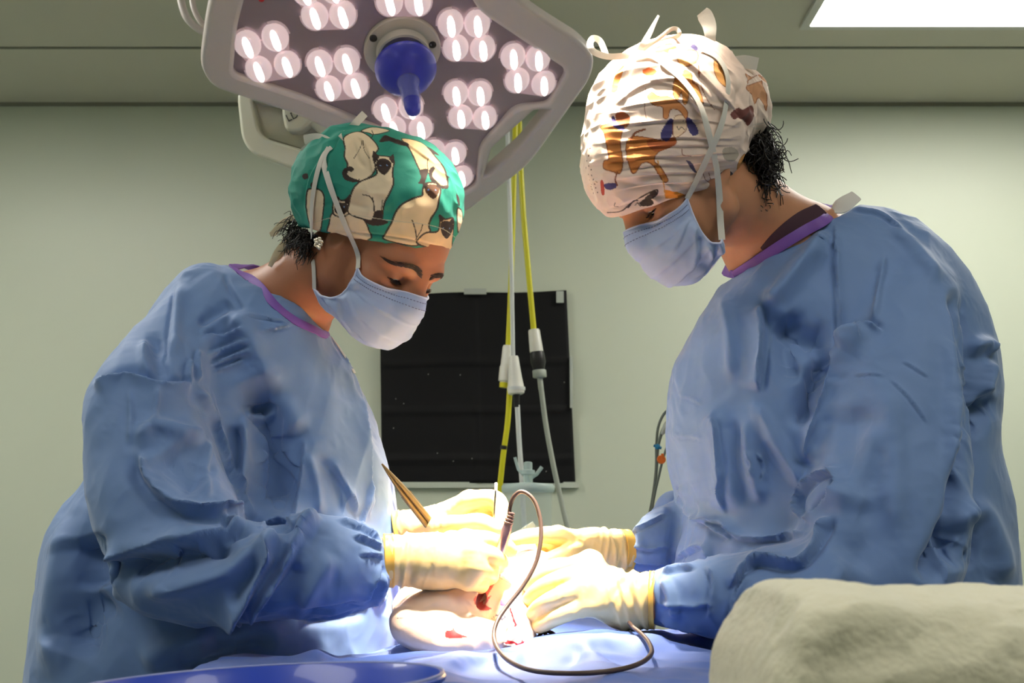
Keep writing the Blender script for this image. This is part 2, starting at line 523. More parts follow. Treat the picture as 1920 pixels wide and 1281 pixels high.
# ceiling light panels
M_diff = mat('light diffuser', (1, 1, 1, 1), .5, emis=(1.0, 0.97, 0.9, 1), estr=7.0)
M_frame = mat('white metal frame', srgb(205, 205, 195), .4)
M_diffFill = mat('fill light diffuser', (1, 1, 1, 1), .5, emis=(1.0, 0.97, 0.9, 1), estr=3.4)  # weaker glow for the unseen panels added as soft room fill
def ceiling_light(x, y, label, w=1.2, d=.6, m=M_diff):
    t = empty('ceiling_light', label, 'ceiling light', 'recessed ceiling lights')
    z = CEIL_Z - .003
    MB().box((x, y, z-.006), (w, d, .008), bev=.002).build('diffuser', m, t, smooth=False)
    fr = MB()
    for sx, sy, lx, ly in ((0, d/2+.012, w+.048, .024), (0, -d/2-.012, w+.048, .024), (w/2+.012, 0, .024, d), (-w/2-.012, 0, .024, d)):
        fr.box((x+sx, y+sy, z-.004), (lx, ly, .012), bev=.002)
    fr.build('frame', M_frame, t, smooth=False)
    return t
p = P(1500, 50, 1.0); dd = ray(1500, 50); kz = (CEIL_Z - CAM[2]) / dd[2]; pl = CAM + dd*kz
ceiling_light(pl[0]+.62, pl[1]-.33, 'bright ceiling panel light at the upper right above the dog-print cap')
ceiling_light(-1.7, pl[1]-.9, 'ceiling panel light over the far left of the room')
ceiling_light(1.0, .4, 'unseen fill panel added on the ceiling behind and right of the viewer', m=M_diffFill)  # this panel and the next are added behind the camera for fill
ceiling_light(-1.3, .4, 'unseen fill panel added on the ceiling behind and left of the viewer', m=M_diffFill)
# ================================================================ surgical lamp
FIELD = P(930, 1085, 1.60)
HUB = P(754, 90, 2.2)
LN = FIELD - HUB; LN /= np.linalg.norm(LN)
LX = RGT - LN * (RGT @ LN); LX /= np.linalg.norm(LX)
LY = np.cross(LN, LX)
if LY[2] < 0: LY = -LY
LR = np.stack([LX, LY, LN], 1)
def lp(px, py, lift=0.0):
    d = ray(px, py); t = ((HUB + LN*lift - CAM) @ LN) / (d @ LN)
    r = CAM + d*t - HUB
    return np.array([r @ LX, r @ LY])
def lw(u, v, h=0.0): return HUB + LX*u + LY*v + LN*h

def flat_shape(name, loops, h0, h1, bevel, material, parent, frame=None, cyc=6, smooth=True):
    """a plate with holes cut out of it: 2-D outlines given depth and rounded edges"""
    cu = bpy.data.curves.new(name, 'CURVE'); cu.dimensions = '2D'; cu.fill_mode = 'BOTH'
    cu.extrude = abs(h1 - h0)/2 - bevel; cu.bevel_depth = bevel; cu.bevel_resolution = 2
    for lo in loops:
        sp = cu.splines.new('POLY'); sp.points.add(len(lo) - 1); sp.use_cyclic_u = True
        for p_, q_ in zip(sp.points, lo): p_.co = (q_[0], q_[1], 0, 1)
    o = bpy.data.objects.new('tmp', cu); COL.objects.link(o)
    dg = bpy.context.evaluated_depsgraph_get(); dg.update()
    me = bpy.data.meshes.new_from_object(o.evaluated_get(dg)); bpy.data.objects.remove(o)
    v = mesh_v(me); O, R = frame if frame else (HUB, LR)
    v[:, 2] += (h0 + h1)/2
    set_v(me, v @ R.T + O); me.name = name; me.materials.clear()
    ob = link(name, me, material, parent, smooth)
    if smooth: me.set_sharp_from_angle(angle=math.radians(35))
    return ob

def rounded(pts, r, n=5):
    """polygon with its corners rounded"""
    p = np.asarray(pts, float); out = []
    for i in range(len(p)):
        a, b, c = p[i-1], p[i], p[(i+1) % len(p)]
        d1, d2 = a-b, c-b; l1, l2 = np.linalg.norm(d1), np.linalg.norm(d2); rr = min(r, .45*l1, .45*l2)
        s, e = b + d1/l1*rr, b + d2/l2*rr
        for t in np.linspace(0, 1, n): out.append((1-t)**2*s + 2*t*(1-t)*b + t*t*e)
    return np.array(out)

M_house = mat('lamp housing', srgb(205, 196, 190), .35, coat=.2)
M_face = mat('lamp face', srgb(146, 132, 138), .3, coat=.4)
M_lens = mat('lens', srgb(226, 196, 200), .12, coat=.6, emis=(1, .80, .80, 1), estr=.21)
M_pad = mat('lens pad', srgb(200, 172, 178), .2, emis=(1, .78, .78, 1), estr=.08)
M_led = mat('led strip', (1, 1, 1, 1), .4, emis=(1, .93, .86, 1), estr=2.2)
M_hub = mat('hub ring', srgb(190, 184, 172), .45)
M_screw = mat('screw', srgb(70, 66, 58), .5, metal=.6)
M_blue = mat('blue handle cover', srgb(46, 54, 172), .45, coat=.08)
M_film = mat('clear sleeve', srgb(120, 130, 215), .12, alpha=.45, bump=[('noise', 160, .6, .004)])
M_red = mat('red mark', srgb(200, 50, 50), .5)

lamp = empty('surgical_lamp', 'large surgical lamp with lit lens clusters and a blue handle above the two surgeons', 'surgical lamp')
outer = [(384, 118), (397, 20), (430, -110), (560, -250), (800, -240), (955, -8), (1020, 38), (1082, 76), (1106, 104), (1098, 140), (1036, 228), (985, 300), (930, 342), (868, 388), (838, 382), (700, 272), (560, 203), (404, 152)]
inner = [(428, 128), (436, 40), (470, -90), (590, -215), (770, -205), (905, 12), (1062, 118), (1066, 134), (1030, 195), (968, 200), (905, 272), (899, 345), (868, 362), (842, 352), (720, 246), (570, 184), (438, 140)]
hole = [(1012, 218), (984, 218), (928, 268), (917, 309), (930, 305), (972, 268)]
Lo, Li, Lh = [np.array([lp(*q) for q in s]) for s in (outer, inner, hole)]
Lh = Lh.mean(0) + (Lh - Lh.mean(0))*1.5
flat_shape('housing', [rounded(Lo, .05), rounded(Li, .02), rounded(Lh, .01)], -.026, .014, .009, M_house, lamp)
flat_shape('face_plate', [rounded(Li*1.004, .02)], -.012, .0, .002, M_face, lamp)
# grip strip along the handle edge
gp = [lw(*lp(x, y), .0) for x, y in ((1034, 224), (1012, 262), (985, 296), (936, 330))]
MB().tube(gp, .007, 8, smooth=5).build('grip', M_face, lamp)
# back shell
flat_shape('back_shell', [rounded(Li*.86, .06)], -.075, -.024, .02, M_house, lamp)

clusters = {
 'A': [(464, 80), (516, 67), (485, 126), (538, 117)], 'B': [(599, 116), (650, 111), (616, 162), (666, 157)],
 'C': [(572, -20), (625, -24), (590, 26), (642, 24)], 'D': [(718, -42), (768, -44), (730, 0), (783, 0)],
 'E': [(844, 41), (894, 41), (854, 86), (904, 87)], 'F': [(961, 103), (1008, 106), (969, 147), (1018, 153)],
 'G': [(854, 172), (899, 172), (863, 215), (908, 217)], 'H': [(722, 203), (770, 197), (738, 236), (788, 237)],
 'I': [(812, 280), (852, 284), (826, 326), (864, 328)]}
for cl in clusters.values():
    c2 = np.array([lp(*q) for q in cl]); r = .0262
    cc = c2.mean(0); hull = []
    for i in (0, 1, 3, 2):
        d = c2[i] - cc; a0 = math.atan2(d[1], d[0])
        for a in np.linspace(a0 - .85, a0 + .85, 7): hull.append(c2[i] + (r+.001)*np.array([math.cos(a), 1.24*math.sin(a)]))
    hull = np.array(hull)
    if np.sum(hull[:, 0]*np.roll(hull[:, 1], -1) - hull[:, 1]*np.roll(hull[:, 0], -1)) < 0: hull = hull[::-1]
    pad = flat_shape('lens_cluster', [hull], 0, .006, .002, M_pad, lamp)
    for k, c in enumerate(c2):
        prof = [(r, .004), (r*.98, .008), (r*.86, .012), (r*.6, .0155), (r*.3, .0168), (1e-5, .017)]
        m = MB(); m.lathe(prof, 24); m.v = [tuple(np.array([x[0], 1.24*x[1], x[2]]) @ LR.T + lw(c[0], c[1])) for x in m.v]; m.build('lens', M_lens, pad)
        # the lit strip seen through each lens
        s = MB(); s.sphere((0, 0, 0), 1, 14, (.0085, .0250, .004)); vv = np.array(s.v)
        a = .13 if c[0] < 0 else .06
        R2 = np.array([[math.cos(a), -math.sin(a), 0], [math.sin(a), math.cos(a), 0], [0, 0, 1]])
        s.v = [tuple(x) for x in (vv @ R2.T) @ LR.T + lw(c[0], c[1] - .001, .0152)]
        s.build('lit_strip', M_led, pad)
# hub, screws and the sterile handle
hub = MB().lathe([(1e-5, .0), (.076, .0), (.0765, .006), (.074, .010), (.053, .012), (.052, .030), (.048, .032), (.047, .014), (1e-5, .014)], 40, LR, HUB).build('hub_ring', M_hub, lamp)
for x, y in ((700, 72), (811, 84)):
    u = lp(x, y, .012); MB().lathe([(1e-5, .010), (.0075, .010), (.0075, .0135), (.005, .0135), (.004, .0115), (1e-5, .0115)], 14, LR, lw(*u)).build('screw', M_screw, hub)
hd = MB().lathe([(1e-5, .02), (.026, .02), (.028, .05), (.056, .056), (.0605, .062), (.0600, .072), (.050, .092), (.034, .105), (.021, .112), (.0165, .125), (.0155, .185), (.013, .198), (.007, .2045), (1e-5, .2055)], 40, LR, HUB).build('handle', M_blue, lamp)
M_tip = M_film
MB().lathe([(.0245, .106), (.021, .116), (.0195, .130), (.0185, .165), (.0178, .172)], 28, LR, HUB).build('clear_sleeve', M_film, hd)
# loop handle and red mark at the upper left edge
MB().tube([P(336, -30, 2.18), P(340, 4, 2.18), P(352, 36, 2.18), P(378, 58, 2.19), P(398, 62, 2.2)], .0075, 10, smooth=6).build('loop_handle', M_house, lamp)
MB().tube([P(360, -30, 2.2), P(362, 10, 2.2), P(376, 40, 2.2), P(394, 52, 2.21)], .006, 10, smooth=6).build('loop_handle', M_house, lamp)
u = lp(490, -2); MB().lathe([(1e-5, .0), (.006, .0), (.0055, .002), (1e-5, .002)], 14, LR, lw(*u, .0)).build('red_mark', M_red, lamp)
# boxed yoke arm below the left edge, with its marked joint
M_yoke = mat('yoke', srgb(206, 208, 188), .4)
M_yokeIn = mat('yoke inside', srgb(160, 158, 136), .5)
M_ink = mat('dark print', srgb(50, 52, 46), .6)
YO = P(560, 240, 2.42); YF = (YO, np.stack([RGT, UPV, -FWD], 1))
def yp(px, py):
    d = ray(px, py); t = ((YO - CAM) @ FWD) / (d @ FWD); r = CAM + d*t - YO
    return np.array([r @ RGT, r @ UPV])
yo = np.array([yp(*q) for q in ((452, 172), (560, 196), (690, 300), (700, 352), (560, 316), (478, 286), (462, 262))])
yi = np.array([yp(*q) for q in ((470, 184), (552, 203), (665, 300), (650, 318), (570, 288), (502, 268), (484, 250))])
flat_shape('yoke_rim', [rounded(yo, .025), rounded(yi, .012)], -.03, .02, .006, M_yoke, lamp, YF)
flat_shape('yoke_panel', [rounded(yo*.98, .02)], -.03, -.02, .002, M_yoke, lamp, YF)
ys = np.array([yp(*q) for q in ((500, 256), (575, 280), (600, 296), (560, 292), (506, 272))])
flat_shape('yoke_slot', [rounded(ys, .004)], -.021, -.018, .0005, M_yokeIn, lamp, YF)
jb = flat_shape('yoke_joint', [rounded(np.array([yp(*q) for q in ((540, 188), (590, 205), (592, 222), (566, 246), (544, 246), (538, 214))]), .01)], -.02, .028, .006, M_yoke, lamp, YF)
tx = bpy.data.curves.new('letters', 'FONT'); tx.body = 'LDH'; tx.size = .022; tx.extrude = .0006; tx.align_x = 'CENTER'; tx.align_y = 'CENTER'
to = bpy.data.objects.new('tmp', tx); COL.objects.link(to); dg = bpy.context.evaluated_depsgraph_get(); dg.update()
tm = bpy.data.meshes.new_from_object(to.evaluated_get(dg)); bpy.data.objects.remove(to)
v = mesh_v(tm); a = .45; R2 = np.array([[math.cos(a), -math.sin(a), 0], [math.sin(a), math.cos(a), 0], [0, 0, 1]])
v = v @ R2.T; c = yp(559, 220); v[:, :2] += c; v[:, 2] += .0288
set_v(tm, v @ YF[1].T + YO); tm.materials.clear(); link('lettering', tm, M_ink, jb, smooth=False)
# arm that carries the lamp from the ceiling (above the frame)
top = lw(.02, .10, -.07)
MB().tube([top, top + [0, .06, .12], [top[0], top[1] + .1, 2.40], [top[0], top[1]+.1, CEIL_Z - .005]], .03, 14, smooth=6).build('ceiling_arm', M_house, lamp)
for q_ in ('x',):
    pass
# ================================================================ gas hoses, canister, tubing
M_yel = mat('yellow hose', srgb(205, 200, 30), .35)
M_whose = mat('white hose', srgb(205, 210, 205), .35)
M_ghose = mat('grey hose', srgb(165, 172, 160), .4)
M_conn = mat('white connector', srgb(212, 212, 200), .35)
M_blk = mat('black rubber', srgb(18, 18, 18), .45)
M_clear = mat('clear plastic', srgb(200, 222, 218), .1, alpha=.09)
HY = 3.0
def line(pts, Y=HY): return [P(x, y, (q[0] if q else Y)) for x, y, *q in pts]
def axis_part(name, p0, p1, prof, m, par, Y=HY, n=18):
    """a turned piece along the line p0-p1; prof = (t along, radius px)"""
    a, b = P(*p0, Y), P(*p1, Y); d = b - a; L = np.linalg.norm(d); d /= L
    u = np.cross(d, [0, 1.0, 0]); u /= np.linalg.norm(u); w = np.cross(d, u); M = np.stack([u, w, d], 1)
    return MB().lathe([(r*Y/F_PX, t*L) for t, r in prof], n, M, a).build(name, m, par)
topx = P(966, 236, HY)
h1 = empty('gas_hose', 'left yellow gas hose with a small ribbed white connector, before the black sheet', 'gas hose')
MB().tube(line([(968, -160), (968, 60), (966, 240), (962, 400), (957, 560), (953, 650)]), .0075, 10, smooth=6).build('hose', M_yel, h1)
axis_part('connector', (952, 648), (946, 722), [(0, 0.01), (0, 8), (.05, 9.5), (.5, 10.5), (.55, 12), (.9, 12.5), (.93, 9), (1, 9), (1, .01)], M_conn, h1)
axis_part('collar', (946, 718), (945, 727), [(0, .01), (0, 9.5), (1, 9), (1, .01)], M_yel, h1)
lo = MB().tube(line([(956, 726), (952, 790), (944, 850), (938, 905), (932, 960), (925, 1040), (915, 1200)]), .0075, 10, smooth=6).build('lower_hose', M_yel, h1)
axis_part('band', (945, 836), (944, 843), [(0, .01), (0, 6.3), (1, 6.3), (1, .01)], M_blk, lo)
h2 = empty('gas_hose', 'white gas hose between the two yellow hoses, with a tapered white connector', 'gas hose')
MB().tube(line([(954, -160), (953, 100), (952, 260), (957, 420), (960, 560), (962, 680)], HY-.03), .0058, 10, smooth=6).build('hose', M_whose, h2)
cn = axis_part('connector', (963, 668), (968, 740), [(0, .01), (0, 8), (.04, 9), (.55, 13), (.8, 15.5), (.84, 16.5), (.97, 15.5), (1, 12), (1, .01)], M_conn, h2, HY-.03)
axis_part('ring', (968, 726), (968, 732), [(0, .01), (0, 17), (1, 17), (1, .01)], M_whose, cn, HY-.03)
axis_part('rubber_neck', (968, 738), (969, 764), [(0, .01), (0, 7.5), (.3, 6), (1, 5.5), (1, .01)], M_blk, h2, HY-.03)
MB().tube(line([(970, 760), (973, 820), (977, 880), (980, 930), (984, 1010), (990, 1200)], HY-.03), .0066, 10, smooth=6).build('lower_hose', M_whose, h2)
h3 = empty('gas_hose', 'right yellow gas hose with a black coupling and grey lower hose', 'gas hose')
MB().tube(line([(972, -160), (972, 60), (974, 240), (980, 380), (990, 500), (1001, 622)], HY+.06), .0078, 10, smooth=6).build('hose', M_yel, h3)
axis_part('connector', (1001, 618), (1006, 660), [(0, .01), (0, 9.5), (.06, 11), (1, 13), (1, .01)], M_conn, h3, HY+.06)
axis_part('coupling', (1006, 655), (1011, 696), [(0, .01), (0, 10), (.2, 13.5), (.6, 14.5), (.9, 11), (1, 10), (1, .01)], M_blk, h3, HY+.06)
axis_part('knurled_nut', (1011, 694), (1012, 708), [(0, .01), (0, 12), (.1, 13), (.9, 13), (1, 12), (1, .01)], M_ghose, h3, HY+.06, n=14)
MB().tube(line([(1012, 706), (1014, 726), (1016, 740), (1024, 800), (1037, 870), (1050, 930), (1064, 990), (1080, 1060), (1110, 1200)], HY+.06), [.0072, .0075, .007, .007, .007, .007, .007, .007, .007], 10, smooth=6).build('lower_hose', M_ghose, h3)

# clear suction canister behind the hands
CYD = 2.7
can = empty('suction_canister', 'clear plastic canister with a tap on its lid, behind the gloved hands', 'canister')
a = P(978, 1010, CYD)
sc_ = CYD / F_PX
ax = P(990, 912, CYD)
base = np.array([ax[0], ax[1], .72])
H = ax[2] - base[2]
MB().lathe([(1e-5, 0), (.050, 0), (.052, .01), (.056, H-.012), (.0545, H-.012), (.0505, .012), (1e-5, .008)], 32, o=base).build('jar', M_clear, can)
M_lid = mat('pale lid', srgb(196, 216, 210), .3, alpha=.6)
lid = MB().lathe([(1e-5, H-.014), (.058, H-.014), (.0605, H-.010), (.0605, H), (.056, H+.005), (.02, H+.008), (1e-5, H+.008)], 32, o=base).build('lid', M_lid, can)
mb = MB(); t = base + [.0, -.0, H+.008]
mb.lathe([(1e-5, 0), (.011, 0), (.011, .018), (.016, .02), (.016, .028), (.010, .03), (.010, .046), (.006, .048), (1e-5, .048)], 16, o=t)
mb.tube([t + [-.008, 0, .016], t + [-.022, 0, .03], t + [-.03, 0, .058]], .0035, 8)
mb.tube([t + [.008, 0, .012], t + [.02, 0, .02], t + [.032, 0, .036]], .0045, 8)
mb.build('tap', M_lid, can)
# cabinet that carries it, below everything that shows
M_cab = mat('grey cabinet', srgb(150, 156, 150), .5)
cb = empty('side_cabinet', 'low grey cabinet by the back wall under the clear canister', 'cabinet')
MB().box((base[0], 2.78, .355), (.9, .5, .71), bev=.01).build('body', M_cab, cb); MB().box((base[0], 2.78, .71), (.94, .54, .02), bev=.004).build('cabinet_top', M_trim, cb)

# monitoring tubing by the right surgeon
M_tub = mat('grey tubing', srgb(90, 98, 88), .35)
M_stop = mat('blue stopcock', srgb(30, 120, 160), .35)
M_ora = mat('orange stopcock', srgb(222, 112, 28), .4)
tb = empty('infusion_line', 'thin infusion tubes with a blue and an orange tap beside the right surgeon', 'tubing')
TY = 2.45
MB().tube(line([(1285, 766), (1252, 770), (1236, 795), (1231, 830), (1230, 880), (1224, 930), (1214, 985), (1200, 1080), (1190, 1400), (1180, 2093)], TY), .0028, 8, smooth=6).build('tube', M_tub, tb)
MB().tube(line([(1262, 782), (1246, 800), (1238, 820), (1233, 845), (1230, 890), (1224, 935), (1216, 985), (1204, 1080), (1194, 1400), (1186, 2093)], TY-.012), .0034, 8, smooth=6).build('tube', M_tub, tb)
MB().tube(line([(1270, 795), (1252, 835), (1244, 858), (1236, 890), (1226, 935), (1219, 985), (1206, 1080), (1200, 1400), (1192, 2093)], TY-.02), .0026, 8, smooth=6).build('tube', M_tub, tb)
MB().tube(line([(1255, 790), (1249, 800), (1241, 815)], TY-.015), [.006, .0075, .003], 10, smooth=4).build('drip_chamber', M_ghose, tb)
mb = MB(); c = P(1233, 838, TY-.014); mb.sphere(c, .0062, 12); mb.tube([c - [.008, 0, -.003], c + [.008, 0, -.003]], .003, 8); mb.build('blue_tap', M_stop, tb)
mb = MB(); c = P(1240, 862, TY-.02); mb.lathe([(1e-5, -.005), (.0085, -.005), (.0095, 0), (.0085, .005), (1e-5, .005)], 14, np.array([[1, 0, 0], [0, 0, -1], [0, 1, 0]]), c); mb.box(c + [.002, -.005, .006], (.005, .006, .012), bev=.001); mb.build('orange_tap', M_ora, tb)
# ================================================================ people
M_skinW = mat('skin brown', srgb(172, 112, 80), .48, sss=.15, bump=[('noise', 320, .12, .001)], var=(60, .06))
M_skinM = mat('skin tan', srgb(190, 134, 100), .5, sss=.15, bump=[('noise', 320, .12, .001)], var=(60, .07))
M_hair = mat('dark hair', srgb(24, 18, 15), .42)
M_brow = mat('brow hair', srgb(48, 28, 20), .6)
M_eye = mat('eye white', srgb(205, 190, 180), .15, coat=.6)
M_iris = mat('iris', srgb(30, 18, 12), .1, coat=.8)
M_gown = mat('blue gown fabric', srgb(110, 140, 189), .62, sheen=.25, bump=[('ridge', 16, .05, .010), ('noise', 900, .12, .0006)], spec=.35)
M_trimP = mat('purple collar', srgb(122, 82, 170), .6, bump=[('noise', 600, .2, .0006)])
M_white = mat('white fabric', srgb(222, 220, 214), .7, bump=[('noise', 700, .2, .0006)])
M_under = mat('maroon undershirt', srgb(66, 40, 52), .8)
M_mask = mat('blue mask', srgb(172, 190, 226), .65, bump=[('noise', 800, .15, .0005)], translucent=.12)
M_maskedge = mat('mask edge', srgb(196, 204, 232), .65)
M_stitch = mat('stitch', srgb(118, 118, 160), .7)
M_tie = mat('tie ribbon', srgb(226, 222, 212), .6, bump=[('noise', 900, .25, .0005)], translucent=.15)
M_glove = mat('latex glove', srgb(240, 210, 142), .38, bump=[('noise', 60, .12, .003)], coat=.1)
M_gloveedge = mat('glove rolled edge', srgb(238, 186, 84), .4)

def head_field(S, O, R, male=False, k_=.93):
    """k_ scales the whole head"""
    h = lambda x, y, z: O + R @ (np.array([x, y, z])*k_)
    E_ = lambda c, r, RR, k, op='add': S.ell(h(*c), np.array(r)*k_, RR, k, op)
    E_((-.010, 0, .034), (.096, .077, .080), R, .0)
    E_((.022, 0, .020), (.071, .066, .058), R, .02)
    E_((.036, 0, -.036), (.058, .060, .084), R, .025)
    for s in (-1, 1):
        S.cone(h(.076, 0, -.106), h(.004, s*.052, -.074), .018 if male else .016, .017, .022)
        S.cone(h(.004, s*.052, -.074), h(-.004, s*.058, -.03), .017, .02, .02)
        E_((.058, s*.042, -.040), (.025, .022, .022), R, .02)
    S.cone(h(.078, -.008, -.108), h(.078, .008, -.108), .015, .015, .015)
    for s in (-1, 1):
        E_((.098, s*.034, -.013), (.013, .018, .0115), R, .012, 'sub')
        S.chain([h(.0850, s*.010, .008), h(.0815, s*.030, .0135), h(.064, s*.049, .006)], [.0070, .0070, .006], .014)
        E_((.0745, s*.032, -.0125), (.0148,)*3, R, .005)
        S.chain([h(.0845, s*.018, -.0265), h(.0825, s*.034, -.0285), h(.073, s*.047, -.022)], [.0035, .004, .0035], .010)
        E_((.0910, s*.032, -.0180), (.007, .0122, .0052), R, .0015, 'sub')
    S.chain([h(.086, 0, .006), h(.095, 0, -.016), h(.107, 0, -.040), h(.1085, 0, -.048)], [.0080, .0088, .0120, .0115], .016)
    for s in (-1, 1):
        E_((.099, s*.0125, -.049), (.012, .0085, .009), R, .008)
        S.chain([h(.099, 0, -.077), h(.0955, s*.012, -.078), h(.086, s*.025, -.081)], [.0055, .005, .0025], .005)
        S.chain([h(.097, 0, -.0865), h(.094, s*.011, -.086), h(.085, s*.023, -.083)], [.006, .0055, .0025], .005)
        E_((-.014, s*.0745, -.020), (.019, .006, .029), R @ rot_z(-s*.22), .006)
        E_((-.010, s*.0805, -.018), (.011, .004, .018), R @ rot_z(-s*.22), .004, 'sub')
    return h

def rot_z(a): return np.array([[math.cos(a), -math.sin(a), 0], [math.sin(a), math.cos(a), 0], [0, 0, 1]])
def rot_x(a): return np.array([[1, 0, 0], [0, math.cos(a), -math.sin(a)], [0, math.sin(a), math.cos(a)]])

def head_frame(side, yaw, pitch, roll):
    """side +1 looks to the right of the picture, -1 to the left; yaw turns towards the viewer"""
    f = np.array([side*math.cos(pitch)*math.cos(yaw), -math.cos(pitch)*math.sin(yaw), -math.sin(pitch)])
    R = rot_from(f, (0, 0, 1))
    return R @ rot_x(roll)

def axis(segs):
    """grid axis with its own spacing in each stretch: [(start, step), ..., end]"""
    out = []
    for (a, h), nx in zip(segs[:-1], [q[0] if isinstance(q, tuple) else q for q in segs[1:]]):
        n = max(1, int(round((nx - a)/h))); out.append(np.linspace(a, nx, n, endpoint=False))
    return np.concatenate(out + [[segs[-1]]])

def palm(S, wrist, knuckles, rw, rk, k=.012, grow=0.0):
    for q in knuckles: S.cone(wrist, q, rw + grow, rk + grow, k)
    for a, b in zip(knuckles[:-1], knuckles[1:]): S.cone(a, b, rk + grow, rk + grow, k)

def pp(*q): return P(q[0], q[1], q[2])
def hand_into(S, H, grow=0.0, arm=None):
    W = pp(*H['wrist'])
    kn = [pp(*f[0][:3]) for f in H['fingers']]
    palm(S, W, kn, H.get('rw', .026), H.get('rk', .0115), .010, grow)
    T = H['thumb']; S.cone(W, pp(*T[0][:3]), H.get('rw', .026)*.8 + grow, T[0][3] + grow, .010)
    for f in H['fingers'] + [T]:
        S.chain([pp(*j[:3]) for j in f], [j[3] + grow for j in f], .0030, n=5)
    S.chain([pp(*j[:3]) for j in H['arm']], [j[3] + (grow if arm is None else arm) for j in H['arm']], .008)

def grid_from(pts, h, m=.05):
    pts = np.asarray(pts); return SDF.box(pts.min(0) - m, pts.max(0) + m, h)

HANDS = {}
HANDS['w_near'] = dict(wrist=(812, 1053, 1.475), rw=.028, rk=.0125, arm=[(700, 1052, 1.46, .028), (750, 1051, 1.465, .0285), (800, 1052, 1.47, .0300), (835, 1053, 1.472, .0315)],
  fingers=[[(872, 1014, 1.475, .0130), (912, 1014, 1.480, .0110), (942, 1022, 1.496, .0098), (957, 1033, 1.507, .0088)],
           [(890, 1038, 1.455, .0135), (923, 1044, 1.466, .0112), (938, 1055, 1.490, .0100), (928, 1064, 1.512, .0090)],
           [(890, 1064, 1.452, .0135), (916, 1071, 1.468, .0110), (918, 1082, 1.492, .0098), (900, 1084, 1.512, .0088)],
           [(878, 1086, 1.456, .0125), (900, 1094, 1.470, .0098), (900, 1099, 1.490, .0086), (884, 1096, 1.508, .0078)]],
  thumb=[(846, 1018, 1.505, .0150), (888, 1020, 1.528, .0120), (920, 1028, 1.532, .0108), (942, 1040, 1.522, .0095)])
HANDS['w_far'] = dict(wrist=(790, 994, 1.645), rw=.024, rk=.0120, arm=[(690, 1010, 1.66, .027), (740, 999, 1.66, .0255), (800, 988, 1.645, .025)],
  fingers=[[(880, 938, 1.600, .0125), (928, 936, 1.575, .0108), (941, 962, 1.560, .0096), (931, 988, 1.550, .0086)],
           [(884, 944, 1.622, .0125), (930, 946, 1.605, .0108), (938, 972, 1.585, .0096), (922, 992, 1.572, .0086)],
           [(876, 958, 1.640, .0120), (912, 962, 1.628, .0105), (918, 984, 1.605, .0095), (900, 994, 1.595, .0085)],
           [(862, 974, 1.652, .0110), (890, 984, 1.645, .0092), (892, 998, 1.625, .0082), (878, 1004, 1.615, .0075)]],
  thumb=[(828, 990, 1.585, .0160), (868, 984, 1.552, .0122), (902, 980, 1.540, .0108), (930, 992, 1.538, .0092)])
HANDS['m_far'] = dict(wrist=(1104, 1030, 1.690), rw=.026, rk=.0120, arm=[(1215, 1036, 1.715, .026), (1160, 1034, 1.70, .0275), (1110, 1031, 1.692, .0275)],
  fingers=[[(1046, 1004, 1.660, .0125), (1012, 1004, 1.640, .0105), (984, 1007, 1.625, .0092), (962, 1012, 1.612, .0080)],
           [(1044, 1014, 1.682, .0125), (996, 1012, 1.690, .0108), (976, 1028, 1.665, .0098), (968, 1042, 1.640, .0092)],
           [(1046, 1030, 1.694, .0120), (1006, 1024, 1.700, .0105), (990, 1036, 1.672, .0098), (985, 1050, 1.648, .0092)],
           [(1052, 1046, 1.698, .0110), (1022, 1040, 1.700, .0095), (1010, 1046, 1.676, .0088), (1006, 1056, 1.652, .0084)]],
  thumb=[(1078, 1036, 1.660, .0150), (1048, 1046, 1.640, .0122), (1030, 1052, 1.632, .0105), (1016, 1058, 1.630, .0090)])
HANDS['m_near'] = dict(wrist=(1168, 1128, 1.490), rw=.0300, rk=.0125, arm=[(1262, 1126, 1.475, .0300), (1215, 1125, 1.48, .0305), (1170, 1128, 1.487, .0320)],
  fingers=[[(1106, 1052, 1.505, .0125), (1060, 1066, 1.505, .0110), (1022, 1076, 1.512, .0098), (992, 1098, 1.522, .0088)],
           [(1096, 1076, 1.478, .0130), (1044, 1090, 1.472, .0112), (1010, 1108, 1.480, .0100), (988, 1132, 1.495, .0090)],
           [(1092, 1106, 1.460, .0130), (1044, 1122, 1.455, .0110), (1012, 1140, 1.464, .0098), (994, 1160, 1.478, .0088)],
           [(1096, 1136, 1.456, .0120), (1056, 1152, 1.450, .0098), (1028, 1166, 1.456, .0088), (1008, 1176, 1.466, .0078)]],
  thumb=[(1130, 1082, 1.540, .0150), (1090, 1068, 1.560, .0122), (1056, 1062, 1.568, .0108), (1028, 1066, 1.570, .0092)])

def smooth_shape(me, levels=1):
    out = modified(me, [('SUBSURF', dict(levels=levels, render_levels=levels))]); return out

